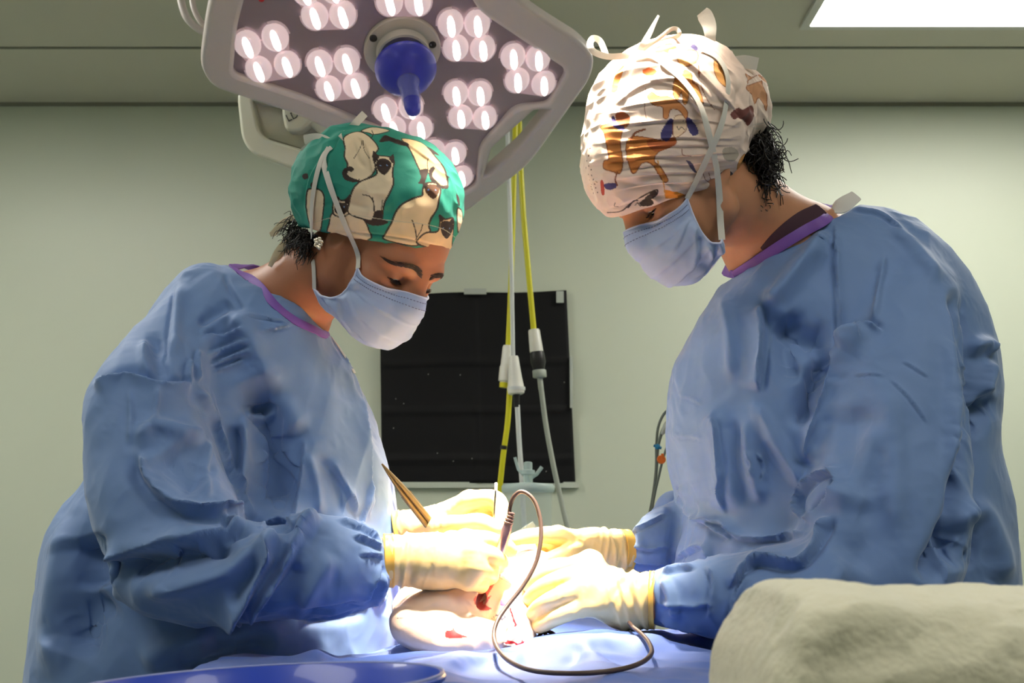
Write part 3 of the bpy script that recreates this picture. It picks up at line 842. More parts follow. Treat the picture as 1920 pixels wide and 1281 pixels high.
def make_glove(key, parent, name='glove', cuffwr=None, seed=0):
    H = HANDS[key]
    pts = [pp(*j[:3]) for f in H['fingers'] + [H['thumb'], H['arm']] for j in f] + [pp(*H['wrist'])]
    S = grid_from(pts, .0019, .045); hand_into(S, H)
    a = H['arm']; p0, p1 = pp(*a[0][:3]), pp(*a[1][:3]); cut = pp(*H['cuff'][:3]); d = p1 - p0; d /= np.linalg.norm(d)
    S.half(cut, -d)
    v, q = S.mesh(3); v, q = keep_big(v, q)
    me = np_mesh(name, v, q); n = mesh_n(me)
    # stretch wrinkles round the wrist, finer ones over the hand
    t = (v - cut) @ d
    fade = np.exp(-(np.clip(t - .01, 0, 1)/.055)**2)
    wr = ridged(np.stack([t*70 + vnoise(v*18)*1.0, v[:, 1]*14, v[:, 2]*14 + seed], 1), 2)
    disp = .0013*(wr - .4)*fade + .00018*(ridged(v*80 + seed, 2) - .4)
    if cuffwr:
        for tt, am, wd, sl in cuffwr:
            tz = t - tt - sl*(v[:, 2] - cut[2]) - .002*vnoise(v*30 + tt*100)
            disp += am*np.exp(-(tz/wd)**2)
    set_v(me, v + n*disp[:, None])
    o = link(name, me, M_glove, parent)
    # rolled rim at the cuff
    sec = v[np.abs(t) < .004]
    c = sec.mean(0); u = np.cross(d, [0, 0, 1.0]); u /= np.linalg.norm(u); w = np.cross(d, u)
    r = sec - c; ang = np.arctan2(r @ w, r @ u); rad = np.hypot(r @ w, r @ u)
    bins = np.linspace(-np.pi, np.pi, 29); rr = []
    for i in range(28):
        m = (ang >= bins[i]) & (ang < bins[i+1]); rr.append(rad[m].max() if m.any() else np.median(rad))
    rr = np.array(rr); rr = (rr + np.roll(rr, 1) + np.roll(rr, -1))/3
    m = MB(); wband = H.get('band', .010)
    prof = [(0.0, -.002), (-.0008, .0012), (0, .0022), (.3, .0014), (.7, .0010), (1.0, .0022), (1.06, .0012), (1.0, -.001)]
    th = (bins[:-1] + bins[1:])/2; vs = []; fs = []
    for tt, off in prof:
        for k in range(28):
            vs.append(c + d*(tt*wband) + (rr[k] + off)*(math.cos(th[k])*u + math.sin(th[k])*w))
    for i in range(len(prof) - 1):
        for k in range(28): fs.append((i*28+k, i*28+(k+1) % 28, (i+1)*28+(k+1) % 28, (i+1)*28+k))
    m.add(vs, fs); m.build('rolled_edge', M_gloveedge, o, subsurf=1)
    return o

HANDS['w_near']['cuff'] = (718, 1052, 1.462); HANDS['w_far']['cuff'] = (742, 998, 1.66)
HANDS['m_far']['cuff'] = (1180, 1036, 1.70); HANDS['m_near']['cuff'] = (1228, 1125, 1.478)
HANDS['w_near']['band'] = .012; HANDS['m_far']['band'] = .013; HANDS['m_near']['band'] = .006

def body_mesh(O, R, neck, spine, legs, arms, hands, male):
    """one continuous body: head, neck, trunk, arms, hands, legs"""
    hc = O
    ax = []
    lo = np.array([-.85, 1.25, 0.0]) if not male else np.array([-.05, 1.25, 0.0])
    hi = np.array([.10, 2.05, 1.85]) if not male else np.array([.85, 2.05, 1.9])
    hp = np.array([pp(*j[:3]) for k in hands for f in HANDS[k]['fingers'] + [HANDS[k]['thumb']] for j in f])
    for i, hh in ((0, .0021), (1, .0021), (2, .0021)):
        a0, a1 = hc[i] - .14, hc[i] + .135
        b0, b1 = hp[:, i].min() - .02, hp[:, i].max() + .02
        iv = sorted([(a0, a1, hh), (b0, b1, .004)])
        segs = [(lo[i], .009)]; cur = lo[i]
        if iv[0][1] > iv[1][0]:   # overlapping stretches: split with the finer step winning
            cuts = sorted([iv[0][0], iv[0][1], iv[1][0], iv[1][1]])
            for s, e in zip(cuts[:-1], cuts[1:]):
                mid = (s+e)/2; st = min([x[2] for x in iv if x[0] <= mid <= x[1]] + [.009])
                segs.append((max(s, lo[i]+.001), st))
            segs.append((cuts[-1], .009))
        else:
            for s, e, st in iv: segs += [(max(s, lo[i]+.001), st), (e, .009)]
        segs.append(hi[i]); ax.append(axis(segs))
    S = SDF(*ax)
    h = head_field(S, O, R, male)
    S.chain([h(-.022, 0, -.035)] + [q[0] for q in neck], [.054] + [q[1] for q in neck], .022)
    S.chain([q[0] for q in spine], [q[1] for q in spine], .04)
    for ch in legs + arms: S.chain([q[0] for q in ch], [q[1] for q in ch], .03)
    for k in hands: hand_into(S, HANDS[k], -.0022, -.006)
    v, q = S.mesh(2, .45); v, q = keep_big(v, q)
    return np_mesh('person', v, q), h

def eye_set(h, R, parent, s, open_=.5):
    c = h(.0745, s*.032, -.0125)
    e = MB().sphere(c, .0136*.93, 20).build('eyeball', M_eye, parent)
    look = R @ np.array([.80, 0, -.60]); look /= np.linalg.norm(look); u = np.cross(look, [0, 0, 1]); u /= np.linalg.norm(u); w = np.cross(u, look)
    MB().lathe([(.0058, .0113), (.0046, .0122), (.003, .0128), (1e-5, .0130)], 18, np.stack([u, w, look], 1), c).build('iris', M_iris, e)
    # lashes along the upper lid
    mb = MB()
    for i in range(17):
        a = -1.0 + 2.0*i/16
        d0 = np.array([math.cos(a*1.0)*.0143, math.sin(a*1.0)*.0143, 0]); base = np.array([.0745, s*.032, -.0125]) + np.array([d0[0], d0[1], -.0040 + .0012*a*a])
        dv = np.array([math.cos(a)*.85, math.sin(a)*.85 , -.62 + .3*abs(a)]); dv /= np.linalg.norm(dv)
        L = .0078*(1 - .25*abs(a))
        pts = [h(*base), h(*(base + dv*L*.5)), h(*(base + dv*L + np.array([0, 0, .0022])))]
        mb.tube(pts, [.00075, .0006, .0002], 5, smooth=3)
    mb.tube([h(*(np.array([.0745, s*.032, -.0125]) + np.array([math.cos(a)*.0146, math.sin(a)*.0146, -.0042 + .0012*a*a]))) for a in np.linspace(-1, 1, 11)], .0010, 6)
    o = mb.build('eyelashes', M_brow, parent); o['kind'] = 'stuff'

def eyebrow(h, R, parent, s, head, thick=1.0):
    tr = bvh(head); mb = MB()
    for i in range(60):
        t = i/59; y = .008 + .046*t; z = .0105 + .0085*math.sin(min(1, t*1.15)*2.75) - .009*t*t
        for k in range(4):
            jz = random.uniform(-.0042, .0042)*(1 - .6*t)*thick
            a = np.array([.10, s*y, z + jz]); b = a + np.array([0, s*.0075, .0034*(1-t) - .0016])
            q = []
            for e, lift in ((a, .0002), ((a+b)/2, .0010), (b, .0006)):
                r = tr.ray_cast(Vector(h(*(e + [.04, 0, 0]))), Vector(-R[:, 0]))
                if r[0] is None: break
                q.append(np.array(r[0]) + np.array(r[1])*lift)
            if len(q) == 3: mb.tube(q, [.00038, .00034, .00012], 4)
    o = mb.build('eyebrow', M_brow, parent); o['kind'] = 'stuff'

def face_mask(h, R, parent, tune=1.0, seed=0, dx=0.0, head=None, loose=False):
    """pleated face mask over nose, mouth and chin"""
    mid = [(.112, 0, -.020), (.127, 0, -.044), (.128, 0, -.078), (.117, 0, -.110), (.094, 0, -.127), (.066, 0, -.130)]
    q1 = [(.099, .022, -.025), (.112, .029, -.048), (.115, .033, -.078), (.106, .033, -.108), (.086, .030, -.124), (.060, .027, -.129)]
    half = [(.081, .050, -.033), (.089, .056, -.052), (.090, .060, -.077), (.083, .057, -.102), (.068, .050, -.116), (.047, .046, -.122)]
    if loose:
        q3 = [(.064, .064, -.036), (.072, .067, -.054), (.076, .068, -.076), (.071, .066, -.098), (.060, .062, -.114), (.048, .057, -.122)]
        edge = [(.049, .0695, -.033), (.058, .072, -.054), (.065, .073, -.078), (.064, .072, -.097), (.055, .071, -.107), (.045, .069, -.108)]
    else:
        q3 = [(.063, .0655, -.036), (.067, .070, -.054), (.067, .072, -.076), (.056, .071, -.095), (.040, .067, -.110), (.024, .061, -.117)]
        edge = [(.049, .0695, -.033), (.055, .073, -.057), (.054, .075, -.080), (.040, .0755, -.096), (.020, .0735, -.105), (.002, .071, -.108)]
    nu = 22; rows = []
    cols = [catmull([np.array([c[0], s*c[1], c[2]]) for c in col], 10) for s, col in ((-1, edge), (-1, q3), (-1, half), (-1, q1), (1, mid), (1, q1), (1, half), (1, q3), (1, edge))]
    cols = np.array(cols)                              # 9 x m x 3
    g = np.stack([catmull(cols[:, j], 8) for j in range(cols.shape[1])])
    g = np.stack([catmull(g[:, j], 2) for j in range(g.shape[1])], 1)
    m, n = g.shape[:2]
    # pleats: three steps across the front, tucks running in from the ear corners
    T = np.linspace(0, 1, m)[:, None]; Sx = np.abs(np.linspace(-1, 1, n))[None, :]; Sg = np.linspace(-1, 1, n)[None, :]
    d = np.zeros((m, n))
    for t0 in (.27, .46, .64):
        x = T - t0 - .05*Sx**2*(t0-.5)*4
        d += .0030*np.where(x < 0, np.exp(x/.10), np.exp(-(x/.02)**2))*np.clip(1.15 - Sx, 0, 1)
    pos = g.reshape(-1, 3)
    fan = np.sin(T*22 + seed + 3*Sg)*.0026*np.clip((Sx - .30)/.5, 0, 1)*np.clip((1.08-Sx)/.25, 0, 1)
    for (t0, s0, t1, s1, am, wd) in ((.35, .95, .70, .25, .0058, .05), (.62, .9, .92, .35, .0058, .05), (.2, .9, .42, .3, .003, .045), (.5, -.9, .8, -.3, .004, .05), (.3, -.92, .55, -.3, .0035, .05), (.75, .15, .98, .45, .003, .04)):
        dd, sg_, tt = seg_dist(np.stack([np.broadcast_to(T, (m, n)).ravel(), np.broadcast_to(Sg, (m, n)).ravel()*.8], 1), np.array([[t0, s0*.8], [t1, s1*.8]]))
        fan = fan + (am*np.where(sg_ < 0, np.exp(-dd/wd), np.exp(-(dd/(wd*.3))**2))*np.clip(np.minimum(tt, 1-tt)/.25, 0, 1)).reshape(m, n)
    d += fan + (.0013*(ridged(pos*38 + seed, 2) - .4)).reshape(m, n)
    d += .0016*np.exp(-((T - .0)/.03)**2)
    ca = np.gradient(g, axis=0); cb = np.gradient(g, axis=1); nn = np.cross(cb, ca); nn /= np.linalg.norm(nn, axis=2, keepdims=True) + 1e-9
    if nn[m//2, n//2, 0] < 0: nn = -nn
    g = g + nn*d[:, :, None]
    g[:, :, 0] += dx
    W = h(0, 0, 0) + (g.reshape(-1, 3)*tune*.93) @ R.T
    if head is not None:                # the cloth rests on the skin, never inside it
        tr = bvh(head)
        W0 = W.copy()
        for it in range(1):
            for i in range(len(W)):
                loc, nr, _, dist = tr.find_nearest(Vector(W[i]), .03)
                if loc is None: continue
                sd = float((Vector(W[i]) - loc).dot(nr))
                if sd < .0032: W[i] = W[i] + np.array(nr)*(.0032 - sd)
        G3 = (W - W0).reshape(m, n, 3)
        for it in range(6):
            A = np.pad(G3, ((1, 1), (1, 1), (0, 0)), mode='edge'); G3 = .2*(A[1:-1, 1:-1] + A[:-2, 1:-1] + A[2:, 1:-1] + A[1:-1, :-2] + A[1:-1, 2:])
        W = W0 + G3.reshape(-1, 3)
        for i in range(len(W)):
            loc, nr, _, dist = tr.find_nearest(Vector(W[i]), .03)
            if loc is not None:
                sd = float((Vector(W[i]) - loc).dot(nr))
                if sd < .0022: W[i] = W[i] + np.array(nr)*(.0022 - sd)
    idx = np.arange(m*n).reshape(m, n)
    q = np.stack([idx[:-1, :-1], idx[:-1, 1:], idx[1:, 1:], idx[1:, :-1]], -1).reshape(-1, 4)
    me = np_mesh('surgical_mask', W, q); me = modified(me, [('SOLIDIFY', dict(thickness=.0012, offset=0))])
    o = link('surgical_mask', me, M_mask, parent)
    G = W.reshape(m, n, 3); NW = nn @ R.T
    # bound edges and the two stitched lines under the nose wire
    mb = MB(); mb.tube(G[0] , .0014, 6); mb.tube(G[-1], .0014, 6); mb.tube(G[:, 0], .0016, 6); mb.tube(G[:, -1], .0016, 6)
    mb.build('binding', M_maskedge, o)
    st = MB()
    for row in (6, 12):
        for j in range(2, n-2, 1):
            a = G[row, j] + NW[row, j]*.0011; b = G[row, j]*.45 + G[row, j+1]*.55 + NW[row, j+1]*.0011; st.tube([a, b], .0005, 4)
    so = st.build('stitching', M_stitch, o); so['kind'] = 'stuff'
    return o, G, NW

# ---------------------------------------------------------------- caps with printed cloth
def chart_of(c, axis_, upish):
    a = axis_/np.linalg.norm(axis_); u = np.cross(upish, a); u /= np.linalg.norm(u); w_ = np.cross(a, u)
    def f(p):
        d = np.asarray(p) - c; d = d/np.linalg.norm(d, axis=-1, keepdims=True)
        z = np.clip(d @ a, -1, 1); x, y = d @ u, d @ w_; rr = np.hypot(x, y) + 1e-9; th = np.arccos(z)
        # the cloth behind repeats the print
        th2 = np.where(th > 1.75, np.pi - th, th)
        return np.stack([x/rr*th2, y/rr*th2], -1)
    return f

def print_cloth(me, tree, c, shapes, base, noise=.03):
    """lay a printed pattern on a cap: outlines are kept as angles about the cap's middle"""
    f = chart_of(c, CAM - c, np.array([0, 0, 1.0])); v = mesh_v(me); uv = f(v)
    col = np.tile(np.array(base[:3]), (len(v), 1))
    for sh in shapes:
        kind, pts, color = sh[0], np.asarray(sh[1], float), np.array(sh[2][:3])
        w_ = sh[3] if len(sh) > 3 else 2.0
        if kind == 'dot':
            q = f(hits(tree, pts, Ydef=c[1])[0])
            for a in q: col[np.hypot(uv[:, 0]-a[0], uv[:, 1]-a[1]) < w_*.0062] = color
            continue
        if kind == 'line': pts = catmull(pts, 6)
        else: pts = catmull(pts, 5, closed=True)
        q = f(hits(tree, pts, Ydef=c[1])[0])
        lo, hi = q.min(0) - .05, q.max(0) + .05
        m = np.where((uv > lo).all(1) & (uv < hi).all(1))[0]
        if not len(m): continue
        if kind in ('fill', 'plain'):
            ins = inside(uv[m], q); col[m[ins]] = color
        if kind in ('fill', 'line'):
            d, _, _ = seg_dist(uv[m], np.concatenate([q, q[:1]]) if kind == 'fill' else q)
            lc = np.array(sh[4][:3]) if len(sh) > 4 else (INK if kind == 'fill' else color)
            t = np.clip((w_*.0062 - d)/.003, 0, 1)[:, None]
            col[m] = col[m]*(1-t) + lc*t
    col *= (1 + noise*fbm(v*60, 2))[:, None]
    set_attr(me, 'print', np.clip(col, 0, 1))
INK = np.array(srgb(58, 44, 38)[:3])

def zpts(pts, s, ox, oy): return [(ox + x/s, oy + y/s) for x, y in pts]

def ribbon_on(tree, px, width, off=.003, Ydef=1.55, lift=None):
    p, n = hits(tree, px, off, Ydef)
    if lift is not None:
        for i, l in enumerate(lift): p[i] = p[i] + n[i]*l
    return p, n

def sdf_cloth(S, name, levels=1, smooth=4, lam=.5):
    v, q = S.mesh(smooth, lam); v, q = keep_big(v, q)
    me = np_mesh(name, v, q)
    return smooth_shape(me, levels) if levels else me

def crumple(me, amp, scale, seed=0, stretch=(1, 1, 1)):
    v = mesh_v(me); n = mesh_n(me)
    q = v*np.asarray(stretch)
    d = amp*(ridged(q*scale + seed + .35*np.stack([fbm(v*scale*.5 + 3, 1)]*3, 1), 2) - .5)
    set_v(me, v + n*d[:, None])
# ================================================================ surgeon on the left, teal cat cap
Rw = head_frame(1, math.radians(38), math.radians(45), math.radians(-2))
eyeW = P(745, 525, 1.535)
Ow = eyeW - Rw @ (np.array([.089, -.032, -.0135])*.93)
neckW = [(P(550, 555, 1.65), .050), (P(525, 600, 1.67), .060), (P(470, 620, 1.69), .062)]
spineW = [(P(470, 600, 1.68), .06), (P(430, 720, 1.72), .088), (P(430, 900, 1.73), .09), (P(420, 1100, 1.73), .095), (np.array([-.40, 1.72, .86]), .13)]
legsW = [[(np.array([-.44, 1.64 + .17*k, .84]), .10), (np.array([-.44, 1.63 + .18*k, .48]), .062), (np.array([-.45, 1.62 + .19*k, .09]), .042), (np.array([-.33, 1.61 + .19*k, .045]), .034)] for k in (0, 1)]
armsW = [[(P(410, 640, 1.69), .048), (P(300, 800, 1.58), .042), (P(320, 1040, 1.485), .034), (P(520, 1066, 1.468), .032), (pp(700, 1052, 1.46), .028)],
         [(P(540, 660, 1.82), .055), (P(600, 900, 1.86), .042), (P(640, 1030, 1.78), .034), (pp(690, 1010, 1.66), .026)]]
meW, hW = body_mesh(Ow, Rw, neckW, spineW, legsW, armsW, ['w_near', 'w_far'], False)
woman = link('person', meW, M_skinW)
tag(woman, 'person in blue gown and teal cat cap on the left, holding forceps and pen', 'person')
for s in (-1, 1): eye_set(hW, Rw, woman, s); eyebrow(hW, Rw, woman, s, meW)

# --- cap
cW = P(708, 372, 1.575); pxm = 1.575/F_PX
S = SDF.box(cW - .15, cW + .15, .0022)
tl = rot_from((1, -.25, -.10), (0, 0, 1))
S.ell(cW, (157*pxm*1.0, .098, 134*pxm), tl)
S.ell(P(640, 345, 1.575), (.058, .07, .065), None, .05)
S.ell(P(775, 395, 1.565), (.062, .075, .075), None, .04)
S.ell(P(655, 262, 1.56), (.020, .020, .012), None, .025)
r1, r2, r3 = P(866, 492, 1.60), P(550, 424, 1.60), P(705, 452, 1.485)
nr = np.cross(r2 - r1, r3 - r1); nr = -nr if nr[2] > 0 else nr
S.half(r1, nr, .004)
meC = sdf_cloth(S, 'surgical_cap', 1, 3)
crumple(meC, .0016, 26, 3)
sculpt(meC, [('valley', 2.2, 3.5, [(862, 478), (790, 455), (705, 441), (620, 434)], .05),
   ('fold', 3.0, 7, [(645, 250), (620, 300), (608, 350)]), ('fold', 3, 7, [(668, 252), (690, 280), (700, 330)]), ('ridge', 2.5, 6, [(655, 255), (650, 300), (660, 335)]),
   ('valley', 2.5, 5, [(660, 258), (672, 300), (690, 318)]), ('fold', 2.5, 8, [(600, 300), (580, 340), (572, 400)]), ('ridge', 1.6, 9, [(740, 300), (800, 340), (850, 420)]),
   ('fold', 1.8, 8, [(700, 250), (760, 270), (820, 310)]), ('valley', 1.6, 6, [(590, 390), (640, 380), (700, 395)])])
tC = bvh(meC)
CRM, DK, BLU = srgb(226, 206, 174), srgb(52, 38, 34), srgb(120, 150, 200)
Z = lambda *p: zpts(p, 2.561, 480, 180)
shp = [
 ('fill', Z((420, 205), (450, 180), (500, 172), (548, 198), (587, 250), (562, 290), (577, 330), (560, 375), (515, 405), (465, 408), (430, 380), (440, 330), (424, 290), (428, 250)), CRM),
 ('plain', Z((420, 352), (448, 338), (472, 350), (460, 364), (442, 362), (442, 382), (480, 400), (500, 400), (468, 414), (428, 402), (414, 376)), DK),
 ('line', Z((470, 300), (500, 250), (510, 215)), DK, 1.0), ('line', Z((545, 300), (520, 260), (515, 215)), DK, 1.0),
 ('fill', Z((245, 460), (275, 445), (312, 455), (327, 490), (322, 560), (306, 655), (270, 645), (244, 560)), CRM),
 ('plain', Z((262, 420), (290, 415), (292, 440), (270, 446)), DK), ('plain', Z((222, 380), (246, 372), (250, 395), (230, 400)), DK),
 ('fill', Z((372, 560), (450, 564), (490, 572), (522, 600), (542, 645), (540, 690), (352, 690), (352, 610)), CRM),
 ('fill', Z((372, 505), (392, 486), (404, 500), (428, 500), (456, 474), (452, 520), (450, 560), (410, 582), (372, 565)), CRM), 
 ('plain', Z((380, 522), (412, 512), (440, 522), (440, 552), (410, 574), (380, 556)), DK), ('plain', Z((370, 505), (390, 484), (396, 504), (378, 522)), DK), ('plain', Z((456, 472), (456, 512), (440, 520), (426, 502)), DK),
 ('dot', Z((398, 534), (424, 532)), BLU, 1.4),
 ('fill', Z((568, 290), (640, 292), (662, 310), (656, 370), (660, 420), (640, 470), (618, 512), (608, 560), (600, 604), (540, 598), (448, 566), (446, 520), (465, 450), (500, 412), (555, 390), (580, 372), (572, 330)), CRM),
 ('plain', Z((580, 312), (610, 300), (642, 312), (650, 338), (626, 374), (606, 376), (582, 348)), DK), ('plain', Z((562, 264), (590, 290), (584, 306), (568, 318)), DK), ('plain', Z((661, 280), (640, 296), (644, 310), (660, 322)), DK),
 ('dot', Z((596, 334), (628, 334)), BLU, 1.7),
 ('plain', Z((522, 600), (556, 592), (570, 556), (602, 552), (608, 590), (636, 606), (600, 622), (550, 620)), DK),
 ('line', Z((512, 474), (548, 484), (566, 520), (568, 556)), DK, 1.3), ('line', Z((560, 486), (566, 520), (566, 550)), DK, 1.1), ('line', Z((608, 500), (604, 530), (602, 556)), DK, 1.1),
 ('fill', Z((700, 205), (760, 212), (812, 236), (860, 290), (905, 350), (921, 425), (898, 440), (858, 404), (830, 372), (800, 370), (780, 345), (760, 300), (740, 260), (724, 235)), srgb(232, 200, 150)),
 ('plain', Z((593, 216), (618, 188), (650, 198), (728, 226), (726, 241), (680, 232), (640, 217), (604, 222)), DK),
 ('plain', Z((833, 352), (850, 338), (860, 350), (847, 372), (852, 400), (880, 430), (922, 428), (918, 446), (880, 441), (844, 412), (831, 380)), DK),
 ('plain', Z((785, 358), (826, 352), (818, 396), (806, 420), (780, 420), (792, 392)), DK), ('line', Z((826, 300), (822, 330), (828, 360)), DK, 1.0),
 ('fill', Z((800, 455), (815, 420), (870, 420), (886, 450), (880, 490), (868, 545), (840, 590), (830, 625), (836, 650), (800, 672), (768, 720), (620, 690), (622, 660), (650, 610), (670, 560), (702, 520), (760, 490), (798, 478)), srgb(232, 206, 162)),
 ('plain', Z((812, 432), (842, 424), (874, 432), (880, 456), (862, 490), (840, 490), (814, 460)), srgb(92, 62, 44)), ('plain', Z((800, 420), (826, 424), (810, 444)), DK), ('plain', Z((872, 420), (884, 440), (866, 434)), DK),
 ('dot', Z((828, 450), (862, 452)), BLU, 1.5), ('line', Z((750, 596), (764, 640), (772, 690)), DK, 1.3), ('line', Z((800, 620), (790, 650), (766, 690)), DK, 1.2),
 ('fill', Z((884, 600), (882, 574), (908, 592), (946, 588), (948, 640), (942, 700), (934, 770), (860, 740), (776, 710), (786, 680), (820, 656), (872, 650)), srgb(230, 196, 148)),
 ('plain', Z((888, 610), (912, 600), (944, 612), (942, 650), (916, 686), (890, 654)), DK), ('plain', Z((880, 570), (902, 592), (886, 604)), DK), ('plain', Z((950, 586), (932, 600), (946, 612)), DK), ('dot', Z((900, 634), (930, 636)), BLU, 1.4),
 ('plain', Z((884, 350), (900, 368), (932, 392), (915, 388)), DK), ('plain', Z((962, 470), (976, 490), (978, 530), (966, 505)), DK), ('fill', Z((968, 540), (990, 560), (988, 640), (972, 660), (966, 600)), CRM),
 ('fill', Z((505, 168), (560, 150), (640, 165), (600, 180), (560, 185), (545, 178)), CRM), ('line', Z((556, 165), (562, 185), (552, 205)), DK, 1.5),
 ('plain', Z((820, 245), (845, 255), (880, 285), (850, 275)), DK),
 ('line', Z((258, 612), (440, 572), (640, 598), (800, 615), (900, 640), (968, 690)), srgb(196, 190, 165), .8),
]
print_cloth(meC, tC, cW, shp, srgb(34, 134, 116), .05)
M_capW = mat('teal cat cloth', (1, 1, 1, 1), .75, attr='print', bump=[('noise', 700, .22, .0006), ('noise', 45, .12, .003)])
capW = link('surgical_cap', meC, M_capW, woman)
capW['label'] = 'teal cap printed with cream cats'
# back ties of the cap, and hair below it
mb = MB()
for pts in ([(552, 405, 1.60), (530, 418, 1.60), (514, 436, 1.60), (506, 440, 1.60)], [(556, 432, 1.60), (536, 452, 1.61), (518, 476, 1.60), (506, 500, 1.60)], [(560, 440, 1.61), (545, 462, 1.62), (526, 480, 1.61), (516, 492, 1.61)]):
    p = [pp(*q) for q in pts]; mb.ribbon(p, [[-.3, -1, .3], [-.2, -1, .1], [.2, -1, .1], [.3, -1, 0]], [.008, .010, .009, .006], .0012)
M_capTie = mat('cream cotton', srgb(214, 198, 166), .8, bump=[('noise', 500, .2, .0008)])
mb.build('tie', M_capTie, capW)
def hair_tuft(c0, n, L, r, dirs, seed, parent, curl=0.0, m=None):
    rng = np.random.default_rng(seed); mb = MB()
    for i in range(n):
        b = c0[i % len(c0)] + rng.normal(size=3)*.006; d = dirs[i % len(dirs)] + rng.normal(size=3)*.35; d /= np.linalg.norm(d)
        u = np.cross(d, [.3, .5, .8]); u /= np.linalg.norm(u); w_ = np.cross(d, u); l = L*rng.uniform(.6, 1.2); ph = rng.uniform(0, 6.28); tw = rng.uniform(.7, 1.3)
        pts = []
        for t in np.linspace(0, 1, 14):
            a = ph + t*8*tw; pts.append(b + d*l*t + (u*math.cos(a) + w_*math.sin(a))*curl*min(1, t*3) + np.array([0, 0, -.012])*t*t)
        mb.tube(pts, np.linspace(r, r*.45, 14), 6)
    o = mb.build('hair', m or M_hair, parent); return o
hairW = hair_tuft([P(562, 448, 1.61), P(556, 425, 1.60), P(575, 445, 1.575), P(566, 440, 1.63), P(585, 448, 1.57)], 260, .024, .0008, [np.array([-.7, -.3, -.5]), np.array([-.9, 0, .1]), np.array([-.3, -.4, -.9])], 5, woman, .003)
# earring on the near ear
mb = MB(); 
for i in range(14):
    a = i*2.4; mb.sphere(P(597 + 7*math.cos(a)*(i/14)**.5, 456 + 11*math.sin(a)*(i/14)**.5, 1.508 + .002*math.sin(i)), .0026, 8)
M_gem = mat('earring stones', srgb(225, 215, 200), .12, metal=.7)
mb.build('earring', M_gem, woman)

# --- mask and its ties
maskW, G, NW = face_mask(hW, Rw, woman, seed=1, head=meW)
treeW = bvh(meW)
cs = [G[0, 0], G[-1, 0], G[0, -1], G[-1, -1]]
def tie_ribbon(parent, start, px, width=.0075, name='tie', trees=(), Y=1.55, offs=.0025, end=None, m=None):
    p, n = [np.array(start)], [None]
    for q in px:
        if len(q) > 2: p.append(pp(*q)); n.append(None); continue
        best = None
        for t in trees:
            a, nn = hit(t, q[0], q[1], offs)
            if a is not None and (best is None or a[1] < best[0][1]): best = (a, nn)
        if best is None: best = (P(q[0], q[1], p[-1][1]), None)
        p.append(best[0]); n.append(best[1])
    d = CAM - p[0]; d /= np.linalg.norm(d)
    n = [d if x is None else x for x in n]; n[0] = n[1]
    return MB().ribbon(p, n, width, .0007, 8).build(name, m or M_tie, parent)
trs = (tC, treeW)
def nearest_corner(px, py, cs):
    c = [(np.hypot(*(proj(q[None])[0][0] - [px, py])), i) for i, q in enumerate(cs)]; return cs[min(c)[1]]
tie_ribbon(maskW, nearest_corner(690, 515, cs), [(672, 475), (648, 420), (630, 375), (615, 335), (608, 300), (618, 278)], .0078, trees=trs)
tie_ribbon(maskW, nearest_corner(598, 540, cs), [(590, 505), (586, 460), (586, 420), (588, 370), (596, 325), (608, 292), (622, 278)], .0065, trees=trs)
M_tieEnd = M_tie
tie_ribbon(maskW, hit(tC, 640, 262, .002)[0] if hit(tC, 640, 262)[0] is not None else P(640, 262, 1.55), [(655, 245, 1.53), (668, 230, 1.53), (684, 213, 1.54)], .0105)
tie_ribbon(maskW, P(628, 283, 1.50), [(605, 276, 1.52), (588, 274, 1.53), (568, 286, 1.54)], [.008, .012, .014, .012])
tie_ribbon(maskW, P(630, 276, 1.50), [(612, 264, 1.51), (592, 259, 1.52), (570, 262, 1.53)], [.008, .012, .013, .012])

# --- gown
ST = px_station
lo, hi = np.array([-.74, 1.26, .30]), np.array([-.06, 2.02, 1.56])
S = SDF.box(lo, hi, .0050)
S.loft(*ring_loft([ST((428, 500), (622, 626), 1.66, .070, 2.2), ST((350, 520), (648, 668), 1.68, .115, 2.3), ST((262, 640), (690, 752), 1.70, .145, 2.3),
   ST((215, 760), (716, 842), 1.70, .155, 2.4), ST((175, 900), (736, 915), 1.70, .160, 2.5), ST((112, 990), (744, 1000), 1.70, .165, 2.5), ST((85, 1120), (748, 1120), 1.70, .170, 2.5),
   ST((66, 1290), (752, 1300), 1.70, .175, 2.5), ST((56, 1500), (750, 1500), 1.70, .18, 2.5), ST((40, 2000), (740, 2000), 1.70, .19, 2.5)]))
def knob(st): return ring_loft(st)
# near sleeve: full upper arm, deep fold at the elbow, forearm gathered at the wrist
S.loft(*ring_loft([ST((345, 525), (452, 590), 1.63, .050, 2.1), ST((268, 608), (432, 648), 1.60, .072, 2.2), ST((205, 690), (405, 705), 1.565, .085, 2.3), ST((172, 752), (398, 770), 1.545, .092, 2.3),
   ST((172, 850), (425, 860), 1.52, .098, 2.3), ST((180, 930), (462, 945), 1.50, .100, 2.4), ST((196, 1020), (455, 1030), 1.49, .092, 2.4), ST((235, 1095), (420, 1105), 1.485, .07, 2.2)]), .012)
S.loft(*ring_loft([ST((235, 950), (228, 1120), 1.49, .070, 2.2), ST((330, 940), (322, 1165), 1.475, .088, 2.3), ST((430, 968), (425, 1172), 1.465, .085, 2.3), ST((520, 985), (520, 1166), 1.462, .080, 2.3),
   ST((585, 966), (590, 1162), 1.462, .074, 2.3), ST((640, 972), (645, 1152), 1.462, .066, 2.2), ST((690, 984), (698, 1132), 1.462, .056, 2.2), ST((712, 997), (722, 1112), 1.462, .042, 2.1), ST((726, 1006), (732, 1100), 1.463, .031, 2.0), ST((738, 1010), (742, 1094), 1.463, .0285, 2.0)]), .014)
